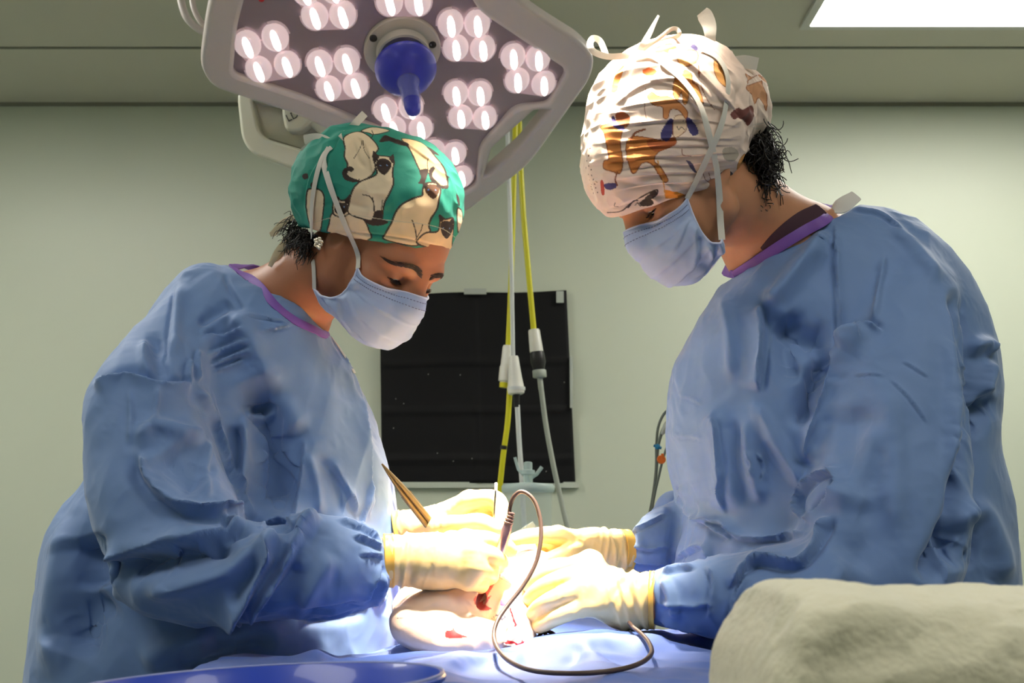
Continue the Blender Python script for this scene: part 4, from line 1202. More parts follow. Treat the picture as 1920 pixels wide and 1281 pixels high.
# far sleeve, mostly behind the chest
S.loft(*ring_loft([ST((520, 640), (640, 680), 1.80, .07, 2.2), ST((560, 800), (700, 820), 1.84, .075, 2.2), ST((590, 940), (725, 960), 1.82, .07, 2.2), ST((650, 960), (660, 1060), 1.74, .055, 2.2), ST((735, 975), (742, 1025), 1.665, .030, 2.1)]), .02)
S.ell(P(520, 540, 1.655), (.052, .062, .05), None, .01, 'sub')
meG = sdf_cloth(S, 'gown', 1, 3)

crumple(meG, .0046, 6, 2, (1, 1, .6)); crumple(meG, .0016, 15, 6, (1, 1, .6)); crumple(meG, .0006, 30, 5)
Z = lambda *p: zpts(p, 1.56, 50, 460)
sculpt(meG, [
 ('valley', 3, 4, Z((438, 98), (424, 180), (408, 300), (412, 402))), ('ridge', 5, 12, Z((455, 110), (440, 200), (430, 330))), ('fold', 9, 16, Z((488, 408), (385, 412), (290, 386), (192, 414)), .12), ('ridge', 6, 10, Z((350, 270), (345, 340), (370, 400))),
 ('valley', 6, 14, Z((370, 250), (385, 330), (395, 400))), ('fold', 6, 9, Z((650, 252), (570, 268), (500, 268))), ('fold', 5, 8, Z((655, 280), (600, 296), (520, 318))), ('fold', 5, 8, Z((660, 305), (600, 326), (530, 352))), ('fold', 4, 7, Z((640, 335), (600, 352), (540, 372))),
 ('fold', 5, 8, Z((480, 330), (470, 380), (480, 412))), ('fold', 5, 7, Z((505, 300), (495, 350), (500, 405))), ('ridge', 5, 9, Z((505, 262), (560, 225), (620, 200))), ('valley', 5, 12, Z((500, 240), (560, 200), (600, 160))),
 ('ridge', 13, 24, Z((600, 190), (650, 265), (700, 370), (800, 560)), .12), ('valley', 30, 42, Z((665, 380), (715, 540), (725, 680), (715, 800)), .2), ('ridge', 12, 10, Z((640, 478), (642, 560), (640, 640), (630, 730))), ('ridge', 8, 8, Z((640, 482), (690, 494), (735, 480))),
 ('valley', 8, 14, Z((600, 520), (615, 600), (620, 700))), ('fold', 7, 20, Z((490, 412), (540, 500), (592, 620), (640, 740), (656, 806)), .1), ('ridge', 9, 16, Z((318, 592), (370, 536), (460, 552), (532, 556))), ('valley', 10, 40, Z((400, 600), (450, 660), (520, 720))),
 ('fold', 14, 26, Z((330, 600), (352, 680), (420, 750), (520, 790), (650, 800)), .15), ('ridge', 3, 5, Z((302, 418), (306, 500), (300, 590))), ('ridge', 4, 6, Z((384, 418), (376, 480), (372, 540))), ('ridge', 5, 8, Z((535, 560), (525, 640), (520, 760))),
 ('fold', 13, 24, Z((205, 934), (300, 902), (420, 872), (560, 842), (655, 806)), .12), ('valley', 18, 26, Z((250, 945), (400, 925), (520, 896), (620, 862)), .15), ('ridge', 10, 20, Z((330, 1006), (450, 992), (580, 952), (690, 900), (770, 856)), .15),
 ('fold', 15, 22, Z((570, 1134), (650, 1024), (715, 920), (742, 866)), .12), ('fold', 12, 24, Z((640, 1110), (720, 1000), (800, 872), (862, 790)), .12), ('valley', 10, 16, Z((600, 1050), (660, 960), (700, 900))), ('ridge', 6, 14, Z((860, 792), (820, 850), (790, 960))),
 ('fold', 5, 7, Z((900, 800), (980, 832), (1038, 872))), ('fold', 5, 7, Z((950, 850), (1000, 868), (1042, 890))), ('fold', 4, 6, Z((970, 905), (1010, 905), (1046, 912))), ('fold', 5, 7, Z((1008, 1064), (1036, 1010), (1044, 955))), ('fold', 5, 7, Z((1030, 1064), (1050, 1005), (1052, 950))), ('fold', 4, 6, Z((985, 1050), (1020, 980), (1040, 930))),
 ('valley', 6, 7, Z((592, 790), (586, 832), (665, 838))), ('fold', 7, 9, Z((680, 834), (706, 810), (745, 802), (795, 832))), ('valley', 6, 8, Z((690, 850), (750, 840), (810, 835))), ('valley', 8, 14, Z((790, 1090), (900, 1085), (1000, 1060))), ('ridge', 7, 18, Z((800, 1070), (850, 980), (900, 900))),
 ('valley', 20, 30, Z((160, 850), (190, 930), (205, 1010))), ('valley', 18, 40, Z((120, 1200), (180, 1080), (240, 1010))), ('ridge', 10, 25, Z((130, 780), (100, 950), (80, 1100), (90, 1280))), ('ridge', 10, 25, Z((330, 1230), (420, 1180), (560, 1150))), ('valley', 10, 18, Z((420, 1250), (560, 1190), (740, 1160))),
 ('fold', 5, 12, Z((1000, 800), (998, 560), (958, 400), (900, 280)), .1), ('fold', 4, 7, Z((1000, 690), (990, 760), (975, 830))), ('fold', 7, 12, Z((815, 562), (800, 680), (778, 830)), .15), ('fold', 6, 10, Z((880, 618), (940, 720), (965, 800))), ('ridge', 5, 9, Z((820, 600), (850, 700), (860, 800))), ('valley', 5, 10, Z((850, 600), (905, 700), (925, 800))),
 ('fold', 3, 5, Z((640, 212), (700, 214), (762, 226))), ('fold', 3, 5, Z((668, 262), (740, 240), (782, 234))), ('ridge', 4, 7, Z((440, 100), (520, 62), (575, 72))), ('valley', 3, 5, Z((575, 76), (600, 140), (640, 205))),
], gain=1.7)
treeG = bvh(meG)
gownW = link('gown', meG, M_gown, woman); gownW['label'] = 'loose blue surgical gown'
def collar(trees, px, far, w_, parent, m=None, name='collar_trim', off=.0022):
    p, n = [], []
    for q in px:
        c_ = [hit(t, q[0], q[1], off) for t in trees]; c_ = [x for x in c_ if x[0] is not None]
        if c_:
            x = min(c_, key=lambda r: r[0][1]); p.append(x[0]); n.append(x[1])
    for q in far: p.append(pp(*q)); n.append(np.array([0, .8, .6]))
    p.append(p[0]); n.append(n[0])
    return MB().ribbon(p, n, w_, .0022, 6).build(name, m or M_trimP, parent)
collar((treeG, treeW), [(434, 502), (456, 508), (482, 532), (515, 572), (550, 600), (584, 617), (608, 628)], [(612, 618, 1.68), (594, 585, 1.73), (540, 530, 1.76), (470, 500, 1.73)], .0115, gownW)
# white tape edge hanging from the collar on the chest
p, n = hits(treeG, [(622, 634), (640, 660), (664, 700)], .0015); MB().ribbon(p, n, .005, .0008).build('front_tape', M_white, gownW)
gl = make_glove('w_near', woman, seed=3, cuffwr=[(.026, .0022, .0016, .1), (.020, -.0016, .003, .1), (.058, .0012, .0012, .25)])
gl2 = make_glove('w_far', woman, seed=6)
# ================================================================ surgeon on the right, pale dog cap
Rm = head_frame(-1, math.radians(16), math.radians(40), math.radians(2))
eyeM = P(1214, 400, 1.48)
Om = eyeM - Rm @ (np.array([.089, .032, -.0135])*.95)
neckM = [(P(1416, 405, 1.60), .051), (P(1446, 466, 1.63), .058), (P(1515, 510, 1.66), .066)]
spineM = [(P(1500, 470, 1.63), .066), (P(1560, 620, 1.69), .09), (P(1560, 850, 1.71), .10), (P(1580, 1100, 1.71), .10), (np.array([.46, 1.68, .86]), .135)]
legsM = [[(np.array([.48, 1.60 + .18*k, .84]), .105), (np.array([.48, 1.59 + .19*k, .48]), .066), (np.array([.49, 1.58 + .20*k, .09]), .045), (np.array([.37, 1.57 + .20*k, .045]), .035)] for k in (0, 1)]
armsM = [[(P(1630, 570, 1.64), .05), (P(1660, 800, 1.57), .042), (P(1610, 1080, 1.49), .042), (P(1430, 1125, 1.475), .034), (pp(1262, 1126, 1.475), .029)],
         [(P(1490, 620, 1.80), .045), (P(1450, 850, 1.84), .042), (P(1390, 1000, 1.83), .040), (P(1290, 1022, 1.79), .028), (pp(1215, 1036, 1.715), .022)]]
meM, hM = body_mesh(Om, Rm, neckM, spineM, legsM, armsM, ['m_far', 'm_near'], True)
man = link('person', meM, M_skinM)
tag(man, 'person in blue gown and pale dog-print cap on the right, hands on the limb', 'person')
for s in (-1, 1): eye_set(hM, Rm, man, s); eyebrow(hM, Rm, man, s, meM)

# --- cap
cM = P(1246, 238, 1.50); pm = 1.50/F_PX
S = SDF.box(cM - .16, cM + .17, .0023)
S.ell(cM, (157*pm, .104, 166*pm), rot_from((-1, -.1, -.25), (0, 0, 1)))
S.ell(P(1300, 200, 1.50), (.075, .085, .085), None, .04)
S.ell(P(1392, 190, 1.52), (.036, .045, .042), None, .03)
S.ell(P(1180, 320, 1.49), (.060, .075, .065), None, .04)
S.ell(P(1405, 222, 1.53), (.026, .04, .028), None, .02)
r1, r2, r3 = P(1122, 416, 1.50), P(1420, 318, 1.52), P(1285, 378, 1.39)
nr = np.cross(r2 - r1, r3 - r1); nr = -nr if nr[2] > 0 else nr
S.half(r1, nr, .004)
meD = sdf_cloth(S, 'surgical_cap', 1, 3)
crumple(meD, .0022, 24, 9, (.5, 1, 1.6))
fl = []
for y0, y1, y2, am in ((300, 290, 285, 2.6), (262, 258, 262, 3.0), (330, 322, 312, 2.6), (352, 340, 322, 2.2), (232, 225, 240, 2.8), (282, 272, 272, 2.2), (205, 190, 215, 2.6), (380, 362, 338, 1.8), (318, 306, 298, 2.0)):
    fl.append(('fold', am, 6.5, [(1130 + 30*math.sin(y0), y0 + 10), (1220, y1 + 4), (1300, y1), (1398, y2)], .3))
fl += [('fold', 3.2, 8, [(1150, 200), (1210, 160), (1290, 150), (1340, 190)]), ('fold', 3.2, 8, [(1200, 150), (1270, 165), (1320, 220), (1340, 260)]), ('ridge', 2.6, 7, [(1290, 100), (1340, 160), (1385, 230)]),
       ('fold', 3.2, 8, [(1230, 110), (1290, 120), (1350, 180), (1400, 225)]), ('valley', 2.5, 5, [(1340, 110), (1380, 165), (1405, 215)]), ('valley', 3, 5, [(1395, 150), (1380, 200), (1402, 240), (1392, 300)]), ('ridge', 3, 8, [(1412, 160), (1420, 200), (1412, 240)]),
       ('ridge', 2.0, 7, [(1100, 250), (1108, 320), (1130, 390)]), ('valley', 1.5, 3, [(1128, 396), (1200, 378), (1290, 355), (1390, 320)], .05)]
sculpt(meD, fl)
tD = bvh(meD)
ORG, BRN, NVY, RED = srgb(206, 128, 62), srgb(140, 74, 36), srgb(66, 58, 110), srgb(170, 60, 50)
Z = lambda *p: zpts(p, 2.2867, 1060, 0)
shd = [
 ('fill', Z((150, 545), (175, 532), (214, 522), (226, 490), (264, 500), (274, 530), (246, 562), (236, 620), (246, 690), (236, 742), (200, 735), (164, 722), (166, 690), (186, 680), (176, 620), (166, 572)), ORG, 1.0, BRN),
 ('plain', Z((216, 488), (248, 478), (276, 500), (272, 530), (240, 545), (222, 520)), BRN), ('plain', Z((198, 502), (210, 502), (224, 532), (252, 544), (246, 560), (206, 542)), NVY), ('line', Z((222, 740), (214, 770), (222, 795)), BRN, 1.4),
 ('fill', Z((264, 604), (300, 585), (360, 592), (420, 602), (464, 590), (472, 618), (400, 652), (382, 690), (408, 716), (440, 770), (420, 778), (372, 706), (330, 700), (300, 742), (280, 730), (262, 660)), ORG, 1.0, BRN),
 ('plain', Z((352, 600), (420, 604), (466, 592), (470, 622), (400, 650), (362, 636)), srgb(176, 92, 46)), ('line', Z((280, 600), (300, 570), (340, 555)), BRN, 2.2),
 ('plain', Z((438, 520), (455, 508), (468, 540), (446, 600), (416, 600), (409, 570)), NVY), ('plain', Z((510, 503), (532, 506), (562, 542), (570, 572), (546, 582), (526, 552)), NVY),
 ('fill', Z((470, 500), (510, 498), (520, 550), (500, 575), (470, 590), (460, 560)), srgb(236, 206, 176), .9, BRN), ('line', Z((478, 540), (486, 556), (498, 545), (510, 556)), INK, .9), ('dot', Z((482, 525), (505, 520)), INK, 1.0),
 ('plain', Z((150, 778), (163, 778), (168, 830), (156, 834)), RED), ('plain', Z((166, 790), (214, 786), (216, 806), (180, 814)), NVY),
 ('line', Z((180, 912), (240, 905), (290, 866), (386, 815), (390, 838), (350, 858)), INK, 1.6), ('plain', Z((340, 850), (384, 818), (390, 838), (356, 860)), INK), ('plain', Z((318, 868), (350, 850), (376, 862), (372, 880), (330, 884)), INK), ('line', Z((300, 880), (310, 870), (322, 884), (330, 872)), INK, 1.0), ('line', Z((270, 890), (292, 862), (310, 860)), INK, 1.6), ('line', Z((214, 870), (210, 884), (226, 886)), INK, .8),
 ('plain', Z((428, 815), (500, 830), (520, 846), (440, 852), (430, 840)), srgb(220, 140, 50)), ('line', Z((396, 690), (420, 780), (430, 850)), srgb(214, 150, 80), 1.2),
 ('plain', Z((196, 392), (214, 320), (240, 285), (254, 288), (232, 350), (222, 390)), ORG), ('plain', Z((330, 300), (360, 290), (390, 302), (380, 322), (342, 322)), srgb(214, 100, 40)),
 ('fill', Z((376, 214), (392, 196), (420, 200), (434, 184), (462, 190), (474, 206), (446, 212), (440, 228), (424, 220), (398, 226)), ORG, 1.0, BRN), ('fill', Z((480, 250), (520, 215), (566, 222), (566, 262), (530, 282), (500, 280)), srgb(232, 176, 110), 1.1, BRN), ('plain', Z((536, 200), (552, 190), (568, 206), (562, 218)), NVY), ('line', Z((466, 232), (500, 204), (540, 198)), INK, 1.0),
 ('fill', Z((462, 400), (468, 340), (480, 318), (500, 322), (512, 300), (540, 316), (546, 350), (570, 372), (592, 440), (574, 448), (556, 404), (530, 396), (524, 440), (506, 444), (498, 396), (480, 430)), srgb(222, 150, 80), 1.0, BRN), ('fill', Z((640, 260), (676, 300), (690, 370), (660, 350), (640, 310)), srgb(220, 160, 90), 1.0, BRN),
 ('fill', Z((352, 412), (372, 396), (398, 412), (440, 414), (490, 440), (524, 480), (516, 508), (488, 474), (452, 470), (440, 506), (420, 504), (418, 462), (384, 452), (366, 440)), srgb(214, 140, 84), 1.0, BRN), ('line', Z((345, 380), (340, 460), (350, 520)), BRN, .8), ('line', Z((570, 280), (580, 360), (610, 430), (640, 470)), BRN, .9),
 ('plain', Z((708, 488), (740, 462), (762, 470), (800, 452), (808, 500), (784, 540), (766, 520), (742, 506), (722, 512)), srgb(110, 62, 56)), ('plain', Z((664, 744), (700, 730), (726, 760), (704, 790), (664, 790)), srgb(70, 66, 74)), ('plain', Z((676, 640), (720, 632), (744, 660), (724, 690), (684, 684)), srgb(180, 166, 150)),
 ('fill', Z((738, 706), (768, 660), (784, 690), (780, 732), (744, 742)), srgb(214, 150, 84), 1.0, BRN), ('line', Z((520, 690), (540, 700), (560, 740)), INK, 1.6), ('plain', Z((520, 690), (544, 700), (560, 742), (536, 720)), srgb(96, 84, 110)), ('line', Z((500, 640), (505, 665), (540, 670)), BRN, 1.0), ('line', Z((590, 740), (600, 770), (622, 780), (616, 740)), BRN, 1.0),
 ('fill', Z((772, 316), (800, 330), (836, 322), (846, 366), (864, 410), (862, 476), (846, 440), (826, 420), (812, 446), (798, 404), (776, 380), (784, 350)), srgb(206, 150, 110), 1.0, BRN), ('plain', Z((800, 540), (850, 530), (870, 500), (866, 540), (820, 556)), srgb(214, 196, 180)),
 ('dot', Z((70, 585), (85, 580), (99, 592), (82, 600), (74, 620), (96, 618), (88, 640), (106, 636), (84, 660), (100, 668), (92, 690), (108, 690), (100, 712), (88, 720), (110, 728), (98, 748), (112, 752), (104, 772), (120, 770), (112, 792), (126, 790), (114, 812), (130, 806), (120, 828), (138, 826), (104, 550), (112, 530), (120, 512), (98, 566), (110, 800), (134, 780)), srgb(86, 60, 48), 1.35),
]
print_cloth(meD, tD, cM, shd, srgb(234, 210, 194), .04)
M_capM = mat('pale dog cloth', (1, 1, 1, 1), .75, attr='print', bump=[('noise', 700, .22, .0006), ('noise', 45, .15, .003)])
capM = link('surgical_cap', meD, M_capM, man)
capM['label'] = 'pale cap printed with brown dogs'
hb = [P(1408, 250, 1.53), P(1412, 290, 1.53), P(1420, 320, 1.54), P(1425, 280, 1.54), P(1405, 330, 1.55), P(1410, 270, 1.51), P(1415, 340, 1.53)]
hair_tuft(hb, 380, .034, .0012, [np.array([.5, -.3, -.6]), np.array([.9, -.1, -.1]), np.array([.6, -.3, .2]), np.array([.2, -.3, -.9])], 8, man, .0075)
S = SDF.box(P(1425, 285, 1.54) - .08, P(1425, 285, 1.54) + .08, .0025)
for q_, r_ in (((1412, 255, 1.535), (.020, .026, .022)), ((1422, 290, 1.54), (.020, .026, .026)), ((1428, 318, 1.545), (.015, .02, .02)), ((1446, 288, 1.53), (.012, .014, .011))): S.ell(pp(*q_), r_, None, .008)
meHr = sdf_cloth(S, 'hair', 0, 2); crumple(meHr, .004, 70, 3); link('hair', meHr, M_hair, man)
mb = MB()
for cx, cy, rr, ph in ((1446, 288, 15, 0), (1440, 300, 12, 1), (1432, 268, 13, 2), (1430, 318, 14, 3), (1426, 238, 12, 4), (1436, 334, 10, 5), (1418, 345, 11, 1)):
    for k in range(5):
        pts = [P(cx + (rr - k)*math.cos(a + ph), cy + (rr - k)*math.sin(a + ph)*1.05, 1.515 + .004*k + .004*math.sin(2*a)) for a in np.linspace(0, 5.0, 18)]
        mb.tube(pts, .0022, 6)
mb.build('hair', M_hair, man)

maskM, G, NW = face_mask(hM, Rm, man, seed=4, head=meM, loose=True)
treeM = bvh(meM); trs = (tD, treeM)
cs = [G[0, 0], G[-1, 0], G[0, -1], G[-1, -1]]
tie_ribbon(maskM, nearest_corner(1287, 378, cs), [(1300, 345), (1322, 300), (1345, 250), (1358, 200), (1362, 150), (1345, 112), (1315, 95)], .0085, trees=trs, offs=.003)
tie_ribbon(maskM, nearest_corner(1348, 455, cs), [(1350, 410), (1347, 360), (1340, 310), (1328, 255), (1310, 200), (1285, 160), (1255, 130), (1225, 108), (1195, 102)], .0085, trees=trs, offs=.0035)
kn = P(1195, 102, 1.44)
def free(start, pts, wd, nm=None): return tie_ribbon(maskM, start, pts, wd)
free(kn, [(1170, 105, 1.43), (1140, 106, 1.43), (1115, 98, 1.43), (1106, 84, 1.43), (1112, 72, 1.44), (1124, 76, 1.44), (1132, 92, 1.44), (1136, 104, 1.44)], .008)
free(kn, [(1205, 85, 1.43), (1218, 62, 1.43), (1226, 46, 1.43), (1235, 29, 1.43)], [.007, .008, .007, .005, .003])
free(kn, [(1215, 86, 1.43), (1238, 70, 1.43), (1256, 56, 1.43), (1268, 54, 1.43), (1274, 64, 1.43), (1262, 72, 1.44), (1240, 78, 1.44), (1215, 96, 1.44)], .0055)
free(P(1334, 96, 1.46), [(1332, 70, 1.45), (1330, 48, 1.45), (1322, 30, 1.45), (1316, 22, 1.45)], [.010, .014, .018, .020, .016])
free(P(1345, 112, 1.46), [(1370, 118, 1.46), (1395, 116, 1.46), (1421, 120, 1.46)], [.008, .015, .017, .016])

# --- gown
lo, hi = np.array([.17, 1.28, .30]), np.array([.76, 2.04, 1.62])
S = SDF.box(lo, hi, .0050)
S.loft(*ring_loft([ST((1352, 532), (1612, 392), 1.64, .078, 2.2), ST((1318, 590), (1690, 412), 1.65, .115, 2.2), ST((1282, 664), (1768, 480), 1.67, .150, 2.3), ST((1260, 750), (1838, 600), 1.68, .170, 2.3),
   ST((1253, 840), (1862, 720), 1.68, .178, 2.4), ST((1262, 905), (1858, 830), 1.68, .18, 2.4), ST((1284, 965), (1876, 930), 1.68, .18, 2.5), ST((1272, 1040), (1888, 1040), 1.68, .18, 2.5), ST((1262, 1120), (1893, 1120), 1.68, .18, 2.5),
   ST((1258, 1300), (1900, 1300), 1.68, .185, 2.5), ST((1250, 1600), (1910, 1600), 1.68, .19, 2.5), ST((1240, 2050), (1920, 2050), 1.68, .20, 2.5)]))
S.loft(*ring_loft([ST((1545, 455), (1690, 425), 1.62, .055, 2.1), ST((1560, 560), (1778, 520), 1.585, .080, 2.2), ST((1552, 660), (1800, 640), 1.555, .092, 2.3), ST((1535, 760), (1808, 760), 1.535, .098, 2.3),
   ST((1518, 860), (1810, 870), 1.52, .102, 2.3), ST((1500, 950), (1806, 970), 1.505, .104, 2.3), ST((1478, 1040), (1795, 1075), 1.495, .100, 2.3), ST((1470, 1120), (1760, 1165), 1.49, .085, 2.2)]), .012)
S.loft(*ring_loft([ST((1640, 985), (1640, 1210), 1.49, .080, 2.2), ST((1520, 1000), (1520, 1215), 1.48, .085, 2.3), ST((1430, 1030), (1430, 1205), 1.475, .078, 2.3), ST((1350, 1046), (1348, 1196), 1.475, .068, 2.3),
   ST((1290, 1055), (1288, 1190), 1.476, .058, 2.2), ST((1250, 1066), (1248, 1182), 1.477, .048, 2.2), ST((1234, 1072), (1232, 1176), 1.478, .036, 2.0), ST((1222, 1080), (1220, 1170), 1.478, .031, 2.0), ST((1208, 1084), (1206, 1164), 1.478, .027, 2.0)]), .014)
S.loft(*ring_loft([ST((1400, 640), (1560, 600), 1.80, .07, 2.2), ST((1370, 830), (1520, 830), 1.84, .075, 2.2), ST((1325, 905), (1410, 1060), 1.80, .07, 2.2), ST((1262, 944), (1266, 1082), 1.755, .060, 2.2), ST((1220, 957), (1222, 1080), 1.725, .05, 2.2), ST((1194, 972), (1196, 1078), 1.710, .042, 2.1), ST((1180, 988), (1182, 1074), 1.705, .034, 2.0), ST((1164, 998), (1166, 1068), 1.70, .028, 2.0)]), .015)
S.ell(P(1265, 965, 1.86), (.032, .03, .035), None, .02)
S.ell(P(1458, 442, 1.645), (.070, .056, .040), rot_from((1, 0, .55), (0, 0, 1)), .01, 'sub')
meH = sdf_cloth(S, 'gown', 1, 3)

crumple(meH, .0046, 6, 12, (1, 1, .5)); crumple(meH, .0016, 15, 16, (1, 1, .6)); crumple(meH, .0006, 30, 15)
Z = lambda *p: zpts(p, 1.361, 1150, 340)
sculpt(meH, [
 ('ridge', 12, 17, Z((372, 312), (420, 290), (480, 215), (560, 130)), .15), ('valley', 18, 28, Z((430, 340), (480, 400), (560, 410))), ('fold', 11, 14, Z((370, 540), (380, 420), (374, 312)), .12), ('valley', 10, 20, Z((410, 330), (430, 430), (470, 520))), ('fold', 6, 9, Z((565, 100), (570, 250), (580, 400), (592, 440))),
 ('ridge', 5, 6, Z((690, 180), (676, 300), (660, 370))), ('fold', 9, 12, Z((690, 385), (645, 372), (592, 442))), ('ridge', 13, 15, Z((655, 372), (600, 440), (545, 530), (502, 640), (500, 730)), .12), ('valley', 18, 20, Z((560, 430), (500, 540), (480, 640))), ('fold', 5, 6, Z((590, 446), (550, 460), (515, 485))), ('fold', 4, 5, Z((545, 508), (515, 525), (488, 545))), ('fold', 4, 5, Z((575, 470), (540, 490), (520, 510))),
 ('fold', 2.0, 5, Z((700, 500), (760, 560), (805, 625))), ('fold', 1.5, 5, Z((610, 496), (650, 492), (695, 496))), ('fold', 1.8, 5, Z((735, 458), (770, 478), (805, 502))), ('valley', 9, 44, Z((600, 560), (625, 690), (590, 810)), .2), ('ridge', 5, 22, Z((690, 500), (716, 700), (712, 920)), .2), ('valley', 6, 34, Z((650, 800), (660, 900), (600, 990))), ('ridge', 8, 25, Z((560, 850), (640, 720), (660, 600))),
 ('valley', 16, 14, Z((865, 270), (886, 450), (900, 600), (882, 780), (850, 930)), .1), ('ridge', 9, 14, Z((845, 260), (865, 450), (870, 600), (850, 780))), ('ridge', 10, 14, Z((895, 430), (940, 418), (972, 440))), ('valley', 16, 18, Z((900, 650), (935, 580), (962, 540))), ('ridge', 9, 12, Z((962, 450), (945, 530), (906, 590))), ('valley', 22, 22, Z((790, 1030), (842, 945), (872, 900), (890, 1000))), ('ridge', 10, 22, Z((880, 900), (930, 840), (980, 950), (988, 1040))),
 ('fold', 9, 8, Z((478, 862), (482, 800), (545, 742), (572, 782)), .1), ('valley', 8, 8, Z((500, 850), (540, 810), (565, 790))), ('fold', 8, 8, Z((548, 726), (575, 785), (490, 872)), .1), ('ridge', 9, 14, Z((350, 560), (400, 640), (460, 740), (490, 795))), ('fold', 7, 14, Z((290, 860), (280, 700), (256, 580))), ('ridge', 7, 12, Z((342, 590), (352, 700), (382, 830))), ('valley', 7, 14, Z((315, 600), (320, 720), (345, 840))), ('fold', 4, 5, Z((345, 690), (360, 720), (352, 760))), ('fold', 4, 5, Z((365, 690), (385, 725), (380, 770))),
 ('fold', 1.6, 5, Z((175, 546), (200, 556), (228, 572))), ('fold', 1.6, 5, Z((155, 652), (200, 652), (242, 662))), ('fold', 8, 12, Z((170, 770), (195, 845), (305, 915)), .12), ('fold', 7, 10, Z((200, 868), (280, 872), (332, 914), (500, 900)), .1), ('ridge', 10, 30, Z((240, 560), (300, 700), (310, 860))), ('ridge', 6, 12, Z((280, 280), (300, 400), (300, 520))), ('ridge', 7, 18, Z((180, 420), (165, 560), (160, 700))),
 ('fold', 11, 12, Z((290, 1045), (360, 972), (480, 976), (562, 850)), .1), ('fold', 5, 7, Z((110, 1082), (180, 1086), (262, 1080))), ('fold', 6, 7, Z((160, 966), (228, 932), (244, 980))), ('fold', 6, 8, Z((230, 980), (252, 1024), (240, 1122))), ('fold', 5, 7, Z((120, 1000), (160, 990), (215, 985))), ('ridge', 6, 8, Z((125, 1010), (150, 1060), (160, 1120))), ('fold', 4, 6, Z((115, 1120), (160, 1135), (230, 1150))), ('fold', 5, 8, Z((350, 980), (310, 1060), (290, 1150))), ('ridge', 10, 26, Z((420, 1120), (520, 1060), (600, 960))), ('valley', 9, 22, Z((330, 1150), (400, 1080), (480, 1020))),
 ('fold', 3, 5, Z((45, 850), (30, 880), (42, 920))), ('fold', 4, 5, Z((40, 900), (80, 880), (140, 850))), ('fold', 4, 6, Z((40, 930), (90, 940), (150, 930))), ('fold', 4, 6, Z((45, 970), (90, 975), (150, 975))), ('ridge', 4, 7, Z((60, 870), (100, 845), (150, 840))),
 ('fold', 4, 6, Z((600, 70), (680, 85), (740, 130))), ('ridge', 5, 12, Z((700, 110), (780, 180), (840, 260))),
], gain=1.7)
treeH = bvh(meH)
gownM = link('gown', meH, M_gown, man); gownM['label'] = 'loose blue surgical gown'
collar((treeH, treeM), [(1357, 528), (1382, 514), (1410, 495), (1440, 475), (1475, 453), (1510, 433), (1548, 412), (1572, 396)], [(1560, 385, 1.70), (1500, 400, 1.76), (1420, 450, 1.76), (1360, 500, 1.72)], .0150, gownM, off=.005)
# loose end of the neck band sticking up behind
p, n = hits(treeH, [(1522, 416), (1550, 402)], .004); p = list(p) + [P(1580, 384, p[1][1] - .005), P(1606, 366, p[1][1])]
MB().ribbon(p, [n[0], n[1], [-.2, -1, .3], [-.2, -1, .3]], [.016, .022, .024, .018], .0018, 6).build('neck_flap', M_white, gownM)
p, n = [], []
for q_ in ((1428, 466), (1450, 449), (1476, 430), (1505, 411), (1538, 394), (1560, 386)):
    c_ = [hit(t, q_[0], q_[1], .003) for t in (treeH, treeM)]; c_ = [x for x in c_ if x[0] is not None]
    if not c_: continue
    x = min(c_, key=lambda r: r[0][1]); p.append(x[0]); n.append(x[1])
MB().ribbon(p, n, [.004, .014, .020, .022, .020, .012][:len(p)], .002, 6).build('undershirt', M_under, man)
gl3 = make_glove('m_far', man, seed=11, cuffwr=[(.016, .0018, .0014, .1), (.032, .0018, .0014, .2), (.024, -.0016, .003, .15)])
gl4 = make_glove('m_near', man, seed=14, cuffwr=[(.018, .0022, .003, .25), (.034, .0024, .0035, .30), (.050, .002, .003, .35), (.026, -.002, .003, .28), (.042, -.002, .003, .32)])
# ================================================================ operating table, drape, patient, instruments
M_drape = mat('blue drape', srgb(72, 104, 184), .6, sheen=.25, bump=[('wave', 260, .12, .0006), ('noise', 700, .15, .0006)], spec=.35)
M_steel = mat('steel', srgb(170, 165, 155), .28, metal=1.0)
M_brass = mat('warm steel', srgb(112, 98, 72), .42, metal=.9, bump=[('wave', 420, .25, .0006)])
M_dark = mat('dark metal', srgb(52, 40, 44), .3, metal=.8)
M_relief = mat('rubber relief', srgb(120, 92, 84), .4)
M_cable = mat('brown cable', srgb(84, 66, 58), .42)
M_pen = mat('pen barrel', srgb(172, 140, 150), .28, metal=.75)
def sstep(a, b, x): t = np.clip((x - a)/(b - a), 0, 1); return t*t*(3 - 2*t)
TZ = .955
nu, nv = 260, 340
U, V = np.meshgrid(np.linspace(-1.05, 1.05, nu), np.linspace(0, 1.80, nv), indexing='ij')
Yf = 1.10; sy = V - .60
dropy = np.clip(-sy, 0, None); Yg = np.where(sy > 0, Yf + sy, Yf - .012*(1 - np.exp(-dropy/.02)))
pinch = sstep(1.40, 1.54, Yg)*(1 - .0*Yg)
xl, xr = -.34 + .195*sstep(1.44, 1.56, Yg), .42 - .205*sstep(1.49, 1.60, Yg)
half = (xr - xl)/2; cen = (xr + xl)/2
ov = np.clip(np.abs(U) - half, 0, None)
Xg = cen + np.sign(U)*(np.minimum(np.abs(U), half) + .012*(1 - np.exp(-ov/.02)))
drop = np.maximum(ov, dropy)
drop = np.where(drop > 0, np.sqrt(drop**2 + .012**2) - .012, 0)
Zg = TZ - drop
p3 = np.stack([Xg, Yg, Zg], -1).reshape(-1, 3)
flat = (drop.ravel() < .001)
top = np.exp(-drop.ravel()/.05)
bump = .004*fbm(p3*np.array([9, 5, 3]) + 4, 3) + .003*ridged(p3*np.array([7, 11, 5]) + 8, 2)
